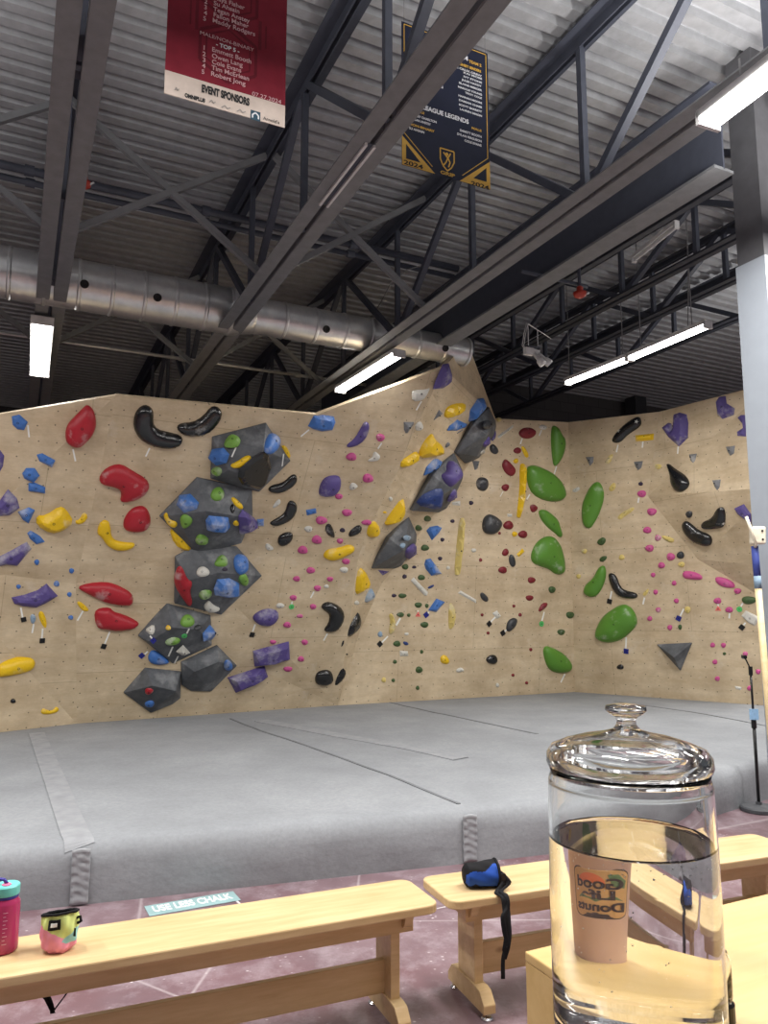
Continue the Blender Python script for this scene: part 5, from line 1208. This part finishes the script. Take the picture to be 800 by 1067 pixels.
# --- the back plane
h('7', 'coal', [(700, 420), (725, 410), (752, 450), (735, 470), (705, 455)], 'charcoal lump hold', 'just below the topmost prow volume'); h('7', 'grey', [(612, 500), (650, 502), (640, 540), (625, 550)], 'grey spike hold', 'under the topmost prow volume', 'tip', 1.2); h('7', 'coal', [(630, 610), (650, 583), (690, 590), (698, 630), (680, 662), (640, 650)], 'charcoal egg hold', 'between the prow and the red ovals')
h('7', 'coal', [(665, 850), (670, 800), (700, 775), (740, 790), (772, 820), (760, 860), (730, 887), (680, 880)], 'charcoal pear hold', 'large and round, in the middle of the back wall'); h('7', 'plum', ('e', 605, 720, 12, 12)); h('7', 'plum', ('e', 508, 815, 12, 10)); h('7', 'white', [(505, 715), (548, 710), (548, 735), (508, 730)], style='plate')
for s in ((365, 104, 22, 17), (262, 203, 18, 15), (346, 259, 20, 15), (247, 354, 22, 13), (330, 402, 20, 15), (374, 406, 10, 12), (237, 453, 20, 13), (280, 455, 10, 10), (362, 505, 22, 16), (219, 604, 20, 16), (347, 646, 9, 11), (208, 698, 11, 11), (334, 740, 19, 18), (199, 795, 10, 10), (326, 834, 10, 12)): h('8', 'olive', ('e',)+s)
for s in ((455, 62, 11, 11), (443, 160, 12, 11), (308, 205, 12, 8), (258, 254, 12, 12), (203, 353, 13, 10)): h('8', 'plum', ('e',)+s)
h('8', 'blue', [(373, 15), (390, -5), (430, -12), (455, 0), (440, 25), (402, 66)], 'upper blue shield hold', 'on the back wall beside the prow', 'soft'); h('8', 'blue', [(362, 190), (370, 165), (395, 160), (455, 240), (400, 250), (370, 215)], 'middle blue block hold', 'with a chalky top, above the white bar', 'soft'); h('8', 'blue', [(382, 430), (425, 368), (470, 387), (425, 440)], 'lower blue block hold', 'with a dark blue card under it', 'soft')
h('8', 'navy', [(375, 310), (410, 293), (412, 305), (385, 320)]); h('8', 'skyblue', ('e', 131, 555, 13, 16)); h('8', 'navy', [(248, 590), (275, 595), (280, 612), (255, 612)])
h('8', 'white', [(290, 275), (305, 258), (380, 335), (375, 353), (360, 352)], 'slanting white bar hold', 'below the middle blue block', 'plate'); h('8', 'white', [(535, 340), (550, 327), (632, 375), (630, 393)], 'slanting white bar hold', 'below the tall pale yellow pillar', 'plate')
h('8', 'cream', [(545, -50), (578, -52), (570, 80), (550, 240), (535, 250), (518, 240), (530, 100)], 'tall pale yellow pillar hold', 'in the middle of the back wall', 'soft', 1.3); h('8', 'cream', [(488, 525), (490, 400), (505, 390), (527, 440), (520, 500), (505, 530)], 'short pale yellow pillar hold', 'below the tall one', 'soft', 1.3); h('8', 'cream', [(175, 450), (195, 445), (212, 490), (205, 540), (185, 560), (175, 540), (185, 490)], 'chalky pale yellow crescent hold', 'low beside the dark green footholds', 'soft', 1.2)
h('8', 'white', [(233, 640), (275, 643), (278, 668), (235, 670)], style='plate'); h('8', 'yellow', [(445, 670), (470, 660), (495, 690), (485, 713), (447, 705)], 'yellow pentagon hold', 'alone low on the back wall', 'soft'); h('8', 'white', [(525, 740), (550, 725), (570, 740), (560, 750), (530, 755)]); h('8', 'cream', ('e', 150, 793, 12, 14))
h('8', 'white', ('e', 618, 117, 14, 11)); h('8', 'white', ('e', 485, 208, 10, 10)); h('8', 'white', ('e', 268, 553, 12, 8)); h('8', 'white', ('e', 742, 820, 9, 12)); h('8', 'white', [(715, 445), (740, 430), (762, 460), (740, 475)], 'white cube hold', 'on the back wall with a black-carded tape', 'plate')
h('8', 'black', ('e', 715, 687, 30, 25), 'black pebble hold', 'low on the back wall'); h('8', 'coal', [(650, 345), (665, 333), (697, 365), (690, 390), (660, 375)], 'charcoal rock hold', 'at the end of the lower white bar')
h('9', 'maroon', [(267, 165), (290, 138), (330, 133), (367, 150), (365, 180), (330, 200), (285, 193)], 'wide red oval hold', 'at the top of the back wall', 'dome', .6); h('9', 'white', [(380, 130), (400, 118), (428, 128), (425, 145), (405, 150), (385, 140)], 'white hold at the wall top', 'beside the wide red oval'); h('9', 'maroon', ('e', 263, 264, 22, 18)); h('9', 'yellow', [(282, 240), (300, 238), (330, 295), (310, 307), (290, 270)], 'slanting yellow hold', 'under the wide red oval', 'soft'); h('9', 'yellow', [(233, 322), (260, 303), (272, 322), (255, 340)], style='soft')
h('p', 'cream', ('e', 712, 508, 24, 22)); h('9', 'white', [(150, 185), (238, 120), (240, 135), (160, 197)], 'long slim white bar hold', 'leaning out beside the topmost prow volume', 'plate', 1)
h('9', 'maroon', [(175, 350), (185, 315), (205, 310), (250, 360), (255, 385), (235, 410), (200, 395)], 'tilted red oval hold', 'beside the bright yellow pillar', 'dome', .6); h('9', 'maroon', [(170, 465), (195, 447), (220, 455), (208, 490), (185, 488)], 'red button hold', 'under the tilted red oval')
h('9', 'yellow', [(275, 345), (290, 332), (315, 350), (313, 470), (285, 635), (265, 640), (258, 625), (275, 480)], 'bright yellow pillar hold', 'touching the biggest green hold', 'soft', 1.3)
h('9', 'green', [(452, 135), (470, 122), (495, 140), (510, 175), (530, 200), (530, 250), (510, 310), (480, 352), (463, 345), (452, 240)], 'tall green flake hold', 'at the top of the inside corner', 'dome', .7); h('9', 'green', [(315, 350), (360, 342), (400, 358), (450, 380), (490, 410), (520, 450), (540, 510), (520, 540), (470, 550), (410, 540), (345, 505), (320, 440)], 'biggest green hold', 'wide slab by the yellow pillar', 'dome', .55); h('9', 'green', [(380, 595), (420, 590), (460, 620), (490, 650), (500, 690), (515, 735), (500, 750), (470, 720), (430, 690), (390, 640)], 'green wing hold', 'between the two broad green slabs'); h('10', 'green', [(342, 80), (345, 20), (385, -40), (440, -65), (480, -50), (510, 0), (530, 80), (528, 150), (480, 155), (440, 120), (380, 105)], 'green saddle hold', 'below the green wing', 'dome', .55)
h('10', 'green', [(405, 580), (420, 550), (450, 555), (520, 590), (565, 640), (568, 680), (540, 703), (470, 700), (430, 670)], 'lowest green slab hold', 'near the mat on the back wall', 'dome', .6)
h('9', 'maroon', [(330, 570), (355, 560), (380, 580), (365, 605), (340, 608)], 'red knob', 'at the tip of the green wing', 'soft'); h('9', 'maroon', ('e', 213, 679, 28, 25), 'red knob', 'beside the charcoal pear'); h('9', 'maroon', ('e', 294, 730, 26, 22)); h('9', 'maroon', ('e', 163, 723, 8, 8)); h('9', 'yellow', ('e', 247, 728, 15, 15)); h('9', 'white', [(205, 615), (232, 615), (232, 632), (208, 632)], style='plate'); h('9', 'white', [(560, 485), (600, 463), (610, 480), (580, 500)], style='soft')
h('10', 'maroon', ('e', 196, 30, 18, 22, 30)); h('10', 'coal', [(213, 60), (225, 37), (245, 50), (255, 95), (240, 115), (220, 100)], 'chalky charcoal egg hold', 'below the charcoal pear'); h('10', 'yellow', [(258, 40), (290, 8), (303, 25), (270, 55)], style='plate')
for s in ((181, 128, 25, 20), (341, 184, 22, 18), (330, 283, 22, 16)): h('10', 'maroon', ('e',)+s)
h('10', 'olive', ('e', 455, 237, 20, 20)); h('10', 'maroon', [(377, 350), (400, 310), (435, 310), (420, 340), (385, 362)], 'chalky red wedge hold', 'with a green disc tag under it', 'soft'); h('10', 'olive', ('e', 556, 378, 23, 20)); h('10', 'olive', ('e', 506, 473, 22, 17))
for s in ((57, 72, 9, 11), (66, 377, 9, 9), (242, 328, 9, 9), (277, 377, 10, 11), (99, 478, 9, 9), (336, 570, 9, 10), (237, 712, 9, 9), (313, 755, 9, 9)): h('10', 'maroon', ('e',)+s)
h('10', 'coal', [(200, 450), (210, 410), (240, 392), (265, 400), (255, 440), (225, 470), (205, 470)], 'grey bean hold', 'with a black card at its lower end')
# --- the plane beyond the inside corner
h('9', 'green', [(612, 580), (640, 500), (680, 440), (720, 437), (745, 510), (720, 600), (690, 660), (660, 703), (620, 680)], 'tall green slab hold', 'first beyond the inside corner', 'dome', .55); h('10', 'green', [(625, 240), (640, 205), (680, 175), (710, 110), (745, 100), (755, 150), (740, 210), (705, 270), (670, 282), (630, 265)], 'green heel-shaped hold', 'beside the black crescent beyond the corner', 'dome', .7); h('12', 'green', [(0, 375), (70, 330), (105, 330), (140, 360), (160, 420), (130, 460), (70, 510), (0, 520), (-50, 500), (-55, 470), (-30, 410)], 'broad green loaf hold', 'low beyond the corner, under the black crescent', 'dome', .6)
h('9', 'olive', [(695, 775), (725, 745), (750, 750), (750, 775), (725, 795)]); h('10', 'olive', [(712, 70), (730, 50), (762, 50), (750, 75), (725, 85)]); h('10', 'cream', ('e', 632, 23, 16, 14)); h('10', 'cream', ('e', 600, 163, 13, 13))
h('9', 'grey', [(638, 300), (683, 298), (680, 330), (662, 350)], 'grey spike hold', 'above the tall green slab', 'tip', 1.2)
h('11', 'black', [(30, 280), (50, 240), (110, 185), (165, 155), (180, 180), (175, 210), (110, 250), (80, 285), (50, 292)], 'long black hold with white stars', 'at the top beyond the corner', 'dome', .7); h('11', 'yellow', [(148, 252), (240, 243), (237, 275), (150, 283)], 'yellow plank hold', 'beside the long black hold', 'plate', .9)
h('11', 'purple', [(278, 215), (310, 190), (325, 195), (330, 225), (336, 150), (365, 140), (400, 150), (408, 190), (405, 265), (362, 307), (310, 260)], 'purple heart-shaped hold', 'near the top, taped', 'soft', .6); h('11', 'purple', [(542, 90), (560, 62), (590, 60), (595, 95), (635, 120), (630, 152), (575, 172), (550, 150)], 'purple elbow hold', 'highest beside the white column', 'soft', .7); h('11', 'purple', [(648, 165), (665, 152), (690, 152), (690, 258), (648, 255), (645, 235), (675, 215), (672, 195)], 'purple bracket hold', 'half hidden by the white column', 'soft', .7)
h('11', 'grey', [(140, 382), (185, 378), (178, 410), (163, 423), (150, 410)], 'grey spike hold', 'under the yellow plank', 'tip', 1.2); h('11', 'grey', [(410, 345), (448, 342), (440, 375), (430, 388), (418, 375)], 'grey spike hold', 'above the black teardrop', 'tip', 1.2); h('11', 'grey', [(590, 308), (635, 302), (630, 340), (612, 352), (600, 335)], 'grey spike hold', 'under the purple elbow, highest of these spikes', 'tip', 1.2); h('11', 'grey', [(523, 472), (565, 468), (560, 505), (548, 522), (535, 505)], 'grey spike hold', 'just above the overhanging panel edge', 'tip', 1.2)
h('11', 'cream', [(243, 395), (270, 392), (280, 405), (260, 423), (245, 410)]); h('11', 'black', [(300, 395), (315, 387), (340, 415), (390, 445), (413, 480), (405, 510), (370, 532), (340, 525), (322, 490), (318, 440)], 'black teardrop hold', 'under the purple heart'); h('11', 'plum', ('e', 175, 490, 12, 10)); h('11', 'cream', [(0, 395), (10, 360), (35, 342), (42, 350), (25, 390)], style='soft'); h('11', 'cream', [(15, 515), (40, 482), (55, 492), (50, 515), (30, 530)], style='soft')
for s in ((180, 539, 23, 18), (229, 627, 24, 19), (207, 717, 22, 17), (259, 755, 16, 16)): h('11', 'pink', ('e',)+s)
h('11', 'cream', [(58, 655), (85, 630), (140, 600), (145, 618), (100, 648), (75, 670)], 'pale yellow bar hold', 'above the pink trail', 'soft'); h('11', 'cream', [(275, 740), (335, 755), (340, 775), (320, 780), (285, 760)], 'chalky pale yellow hold', 'touching the pink trail', 'soft')
h('11', 'coal', ('e', 412, 640, 17, 18)); h('11', 'black', [(470, 680), (525, 660), (550, 605), (590, 605), (590, 700), (550, 712), (478, 715)], 'black boot hold', 'with a white star, on the overhanging panel'); h('11', 'black', [(376, 685), (395, 670), (420, 685), (460, 720), (515, 740), (527, 770), (515, 798), (470, 795), (420, 765), (385, 725)], 'black sausage hold', 'on the overhanging panel'); h('11', 'purple', [(632, 612), (680, 590), (715, 640), (715, 690), (690, 670), (650, 640)], 'purple wave hold', 'on the overhanging panel beside the column', 'soft', .6)
for s in ((218, 53, 22, 18), (322, 95, 22, 20), (277, 137, 18, 16), (236, 184, 12, 12), (339, 224, 12, 13), (248, 268, 12, 13), (350, 311, 13, 13), (261, 355, 13, 13), (219, 398, 13, 13), (318, 442, 13, 14), (650, 263, 19, 15), (552, 311, 20, 16), (609, 355, 20, 15), (528, 528, 13, 13), (581, 529, 13, 13), (539, 611, 13, 13), (551, 693, 13, 13), (688, 572, 13, 13), (751, 659, 13, 13), (709, 740, 13, 13)): h('12', 'pink', ('e',)+s)
h('12', 'coal', ('e', 370, 87, 20, 19), 'charcoal disc hold', 'on the panel edge above the pink bar'); h('12', 'cream', ('e', 375, 133, 17, 14)); h('12', 'cream', ('e', 82, 98, 14, 14)); h('12', 'pink', [(380, 165), (430, 165), (475, 185), (478, 208), (430, 208), (380, 200)], 'pink bar hold', 'nearer the inside corner of two', 'soft', .8); h('12', 'pink', [(537, 195), (570, 193), (620, 212), (640, 235), (630, 250), (580, 245), (545, 225)], 'pink loaf hold', 'nearer the column of two')
h('12', 'olive', ('e', 706, 308, 38, 20), 'wide dark green hold', 'chalky, above the white plate'); h('12', 'white', [(668, 385), (690, 358), (755, 390), (750, 410), (735, 435), (705, 420)], 'large white plate hold', 'low at the end of the wall', 'plate', .5); h('12', 'cream', [(180, 280), (212, 248), (215, 262), (200, 290)], style='soft'); h('12', 'cream', ('e', 405, 355, 15, 18)); h('12', 'olive', ('e', 368, 440, 10, 14))
h('12', 'black', [(15, 180), (35, 172), (60, 190), (75, 240), (100, 260), (160, 272), (162, 300), (100, 300), (60, 285), (30, 240)], 'black crescent hold', 'beyond the corner above the broad green loaf'); h('12', 'black', ('e', 75, 636, 18, 13), 'black eye-shaped hold', 'low beyond the corner'); h('12', 'olive', ('e', 586, 570, 9, 8)); h('12', 'white', [(637, 728), (672, 735), (665, 750), (640, 742)], 'little white hold', 'just above the mat beside the microphone stand', 'plate')

# --- labels of the small ones: told apart by what they are nearest to
LAND = [x for x in HOLDS if x[5]]
def short(x):
    l = x[0]['label']; return l
def side_word(dx, dy):
    if abs(dx) < .5*abs(dy): return 'below' if dy > 0 else 'above'
    if abs(dy) < .5*abs(dx): return 'right of' if dx > 0 else 'left of'
    return ('below and ' if dy > 0 else 'above and ')+('right of' if dx > 0 else 'left of')
ORD = ['nearest', 'second', 'third', 'fourth', 'fifth', 'sixth', 'seventh']
from collections import Counter
nickn = Counter(x[5] for x in LAND)
ULAND = [x for x in LAND if nickn[x[5]] == 1 and len(x[5].split()) <= 6]
def rank_label(cx, cy, pool, lead, used, most=4):
    """pool: all (x, y) of the same look, this one among them"""
    best = None
    for L in ULAND:
        dx, dy = cx-L[1], cy-L[2]; d = math.hypot(dx, dy); w = side_word(dx, dy)
        r = sum(1 for (qx, qy) in pool if (qx, qy) != (cx, cy) and side_word(qx-L[1], qy-L[2]) == w and math.hypot(qx-L[1], qy-L[2]) < d)
        if r > 6: continue
        words = '%s %s the %s' % (lead, w, L[5]) if r == 0 and not any(side_word(qx-L[1], qy-L[2]) == w and math.hypot(qx-L[1], qy-L[2]) < d*2.2 for (qx, qy) in pool if (qx, qy) != (cx, cy)) else '%s, %s one %s the %s' % (lead, ORD[r], w, L[5])
        score = d*(1+.6*r)+(25 if 'and' in w else 0)+(12 if 'left' in w or 'right' in w else 0)
        if words in used: continue
        if best is None or score < best[0]: best = (score, words)
    used.add(best[1]); return best[1]
used = set()
for x in HOLDS:
    if x[5]: continue
    ob, cx, cy, size, col, _ = x
    pool = [(y[1], y[2]) for y in HOLDS if y[4] == col and not y[5]]
    ob['label'] = rank_label(cx, cy, pool, ('tiny ' if size < 5.5 else 'small ')+col+' hold', used)
for x in HOLDS:
    if x[0]['category'] == 'climbing volume': x[0]['group'] = 'faceted volumes on the walls'; continue
    x[0]['group'] = x[4]+(' footholds' if x[0]['category'] == 'foothold' else ' climbing holds')

# --- tape strips under the start holds, some with a card
TAPES = []
def tape(crop, a, b, card=None, cpos=None, shape='square', wpx=1.6):
    ox, oy, s = K[crop]; A = (ox+a[0]/s, oy+a[1]/s); B_ = (ox+b[0]/s, oy+b[1]/s)
    o, n = surf((A[0]+B_[0])/2, (A[1]+B_[1])/2); M = frame_at(o, n); Mi = M.inverted()
    pa, pb = Mi @ at_plane(A[0], A[1], o, n), Mi @ at_plane(B_[0], B_[1], o, n)
    wd = wpx/FPX*o.y
    t = empty('tape_marker'); t.matrix_world = M
    MB().bar((pa.x, pa.y, .0015), (pb.x, pb.y, .0015), wd, .003, Vector((0, 0, 1))).build('tape_strip', TAPE, t)
    if card:
        cxp = (ox+cpos[0]/s, oy+cpos[1]/s); pc_ = Mi @ at_plane(cxp[0], cxp[1], o, n); k = 2.5/FPX*o.y
        if shape == 'disc': o2 = MB().lathe([(k*1.15, 0), (k*1.15, .008), (.0001, .008)], (pc_.x, pc_.y, 0), 18).build('card', CARD[card], t)
        elif shape == 'tri': o2 = MB().lathe([(k*1.4, 0), (k*1.4, .006), (.0001, .006)], (pc_.x, pc_.y, 0), 3, (Vector((0, 1, 0)), Vector((-1, 0, 0)), Z)).build('card', CARD[card], t)
        else:
            r = math.atan2(pb.y-pa.y, pb.x-pa.x); x = Vector((math.cos(r), math.sin(r), 0)); y = Vector((-x.y, x.x, 0))
            o2 = MB().box((pc_.x, pc_.y, .005), x*k, y*k, Vector((0, 0, .005))).build('card', CARD[card], t)
        o2['label'] = card+' card'
        MB().lathe([(k*.22, .0), (k*.22, .0112), (.0001, .0112)], (pc_.x, pc_.y, 0), 8).build('card_bolt', BOLT, t)
    TAPES.append((t, (A[0]+B_[0])/2, (A[1]+B_[1])/2, card, A))
T_ = tape
T_('1', (145, 215), (152, 278)); T_('1', (380, 340), (393, 403)); T_('3', (115, 208), (97, 247)); T_('3', (515, 205), (495, 250)); T_('3', (735, 235), (728, 292)); T_('5', (308, 283), (257, 325)); T_('5', (757, 365), (733, 400))
T_('2', (108, 315), (118, 368), 'black', (123, 377)); T_('2', (176, 400), (167, 448)); T_('2', (222, 425), (218, 475), 'black', (220, 487)); T_('2', (432, 333), (403, 383)); T_('2', (572, 440), (546, 503), 'black', (540, 517))
T_('4', (240, 415), (222, 455)); T_('4', (262, 455), (247, 485)); T_('4', (308, 340), (298, 360), 'green', (288, 370), 'disc'); T_('4', (145, 370), (155, 382), 'blue', (160, 390)); T_('4', (136, 435), (122, 447), 'blue', (110, 452)); T_('4', (583, 322), (573, 352), 'black', (570, 365))
T_('6', (520, 515), (497, 557)); T_('6', (440, 265), (420, 303)); T_('6', (310, 325), (307, 343), 'green', (306, 355), 'disc'); T_('7', (345, 190), (318, 237)); T_('9', (288, 195), (277, 228)); T_('9', (395, 150), (382, 182)); T_('9', (478, 352), (465, 395)); T_('9', (330, 507), (313, 535)); T_('9', (182, 490), (165, 520), wpx=.8)
T_('8', (170, 565), (138, 598), 'black', (128, 605)); T_('8', (235, 470), (213, 508), wpx=2.2); T_('8', (327, 430), (327, 444), 'red', (327, 453), 'tri'); T_('8', (385, 438), (375, 447), 'blue', (369, 453)); T_('8', (730, 465), (702, 493), 'black', (697, 500)); T_('8', (790, 530), (775, 542), 'black', (768, 548))
T_('10', (525, 705), (502, 752)); T_('10', (410, 360), (397, 410), 'green', (394, 427), 'disc'); T_('10', (785, 245), (776, 290), 'black', (773, 302)); T_('11', (65, 298), (57, 335)); T_('11', (187, 283), (184, 313)); T_('11', (360, 307), (357, 343)); T_('11', (167, 558), (163, 583))
T_('12', (105, 490), (103, 545), 'blue', (105, 558)); T_('12', (195, 295), (187, 328)); T_('12', (387, 350), (370, 385), 'blue', (362, 397)); T_('12', (555, 325), (556, 340), 'red', (556, 351), 'tri'); T_('12', (612, 372), (610, 397)); T_('12', (677, 322), (667, 338), 'green', (660, 352), 'disc'); T_('12', (690, 418), (680, 430), 'black', (672, 441))
used2 = set()
OWN = {3: 'white tape strip under the upper light green hold on the topmost grey volume', 4: 'white tape strip under the yellow hold on the far flank of the topmost volume', 6: 'white tape strip under the small pink hold beside the purple crescent',
       8: 'white tape strip under the small pale blue hold', 12: 'white tape strip under the light green flat hold', 13: 'white tape strip under the white fin hold at the lower middle volume edge', 14: 'white tape strip with a green card under the light green round hold',
       15: 'short white tape with a blue card under the outer white fin hold', 16: 'short white tape with a blue card beside the big blue hold', 19: 'white tape strip under a small pink hold beside the black hook-shaped hold', 20: 'short tape with a green disc card above the purple turtle-shell hold',
       26: 'thin tape strip under the red button hold', 28: 'broad white tape strip between dark green holds and the pale yellow crescent', 39: 'white tape strip under the small pink hold at the overhanging panel corner', 41: 'white tape strip under the small pale yellow hold beside the black crescent',
       42: 'white tape with a blue card hanging from a pale yellow hold above the pyramid', 43: 'short white tape with a red triangle card below the pink loaf', 44: 'white tape strip under the small pink hold beside the white plate', 29: 'short white tape with a red triangle card beside the lower blue block'}
for i_, (t, cx, cy, card, A) in enumerate(TAPES):
    if i_ in OWN: used2.add(OWN[i_]); tag(t, OWN[i_], 'tape marker', 'tape markers under the holds'); continue
    lead = 'white tape strip'+(' with a %s card' % card if card else '')
    near = min(LAND, key=lambda L: min(math.hypot(A[0]-L[1], A[1]-L[2])-L[3]*.35, 99))
    dist = math.hypot(A[0]-near[1], A[1]-near[2])-near[3]*.6
    lab = '%s under the %s' % (lead, near[5]) if nickn[near[5]] == 1 else '%s under the %s %s' % (lead, near[5], near[0]['label'][len(near[5])+1:])
    if dist > 6 or lab in used2 or len(lab.split()) > 16:
        lab = rank_label(cx, cy, [(q[1], q[2]) for q in TAPES if q[3] == card], lead, used2)
    used2.add(lab); tag(t, lab, 'tape marker', 'tape markers under the holds')

# white stars on two black holds
STAR = plain('white star sticker', rgb(230, 230, 226), .5)
def star(crop, x, y, hold_nick, r=.035):
    ob = [q[0] for q in HOLDS if q[5] == hold_nick][0]; ox, oy, s = K[crop]; Mi = ob.matrix_world.inverted()
    me = ob.data; bv = BVHTree.FromPolygons([v.co for v in me.vertices], [tuple(p.vertices) for p in me.polygons])
    e = Mi @ EYE; d = (Mi.to_3x3() @ ray(ox+x/s, oy+y/s)).normalized(); hh = bv.ray_cast(e, d)
    if not hh[0]: return
    n = hh[1] if hh[1].dot(d) < 0 else -hh[1]; ax = n.orthogonal().normalized(); ay = n.cross(ax); vs = []
    for k in range(10): a = math.pi*k/5+.4; q = r if k % 2 == 0 else r*.3; vs.append(hh[0]+n*.006+(ax*math.cos(a)+ay*math.sin(a))*q)
    mesh_obj('star_sticker', vs, [tuple(range(10))], STAR, ob)
star('11', 155, 185, 'long black hold with white stars'); star('11', 68, 232, 'long black hold with white stars'); star('11', 580, 685, 'black boot hold')

# long-handled brush leaning against the column
BD = 5.3
pa, pb = at(785, 556, BD), at(803, 770, BD+.05)
bpo = empty('brush_pole', at_z(812, 872, 0), 0, label='long-handled white brush with blue grip tape leaning beside the column', cat='brush')
WPB = plain('off white plastic', rgb(224, 216, 196), .5); BLT = plain('blue grip tape', rgb(62, 78, 156), .7); GBT = plain('grey blue tape', rgb(126, 150, 170), .7)
dirp = (pb-pa).normalized(); end = pa+dirp*((0.0-pa.z)/dirp.z)
bpo.location = end
at_y = lambda y: pa+dirp*(((at(786, y, BD).z)-pa.z)/dirp.z)
adopt(MB().tube([at_y(606), end+Z*.01], .022, 12).build('handle', EDGE, smooth=True), bpo)
adopt(MB().tube([at_y(569), at_y(601)], .024, 12).build('grip_tape', BLT, smooth=True), bpo)
adopt(MB().tube([at_y(600), at_y(613)], .0245, 12).build('tape_end', GBT, smooth=True), bpo)
c_ = at(789, 558, BD-.02)
o = MB().box(c_, Vector((.048, 0, 0)), Vector((0, .03, 0)), Vector((0.004, 0, .062))).build('brush_head', WPB); round_edges(o, .014, 3); adopt(o, bpo)
adopt(MB().tube([c_+Vector((-.085, -.03, .13)), c_+Vector((-.06, -.035, .04)), c_+Vector((-.03, -.035, -.06)), at_y(571)], .011, 8).build('brush_arm', WPB, smooth=True), bpo)
for z in (-.03, .03): adopt(MB().lathe([(.007, 0), (.007, .005), (.0001, .005)], c_+Vector((.02, -.03, z)), 10, (Vector((1, 0, 0)), Z, Vector((0, -1, 0)))).build('screw', BOLT), bpo)
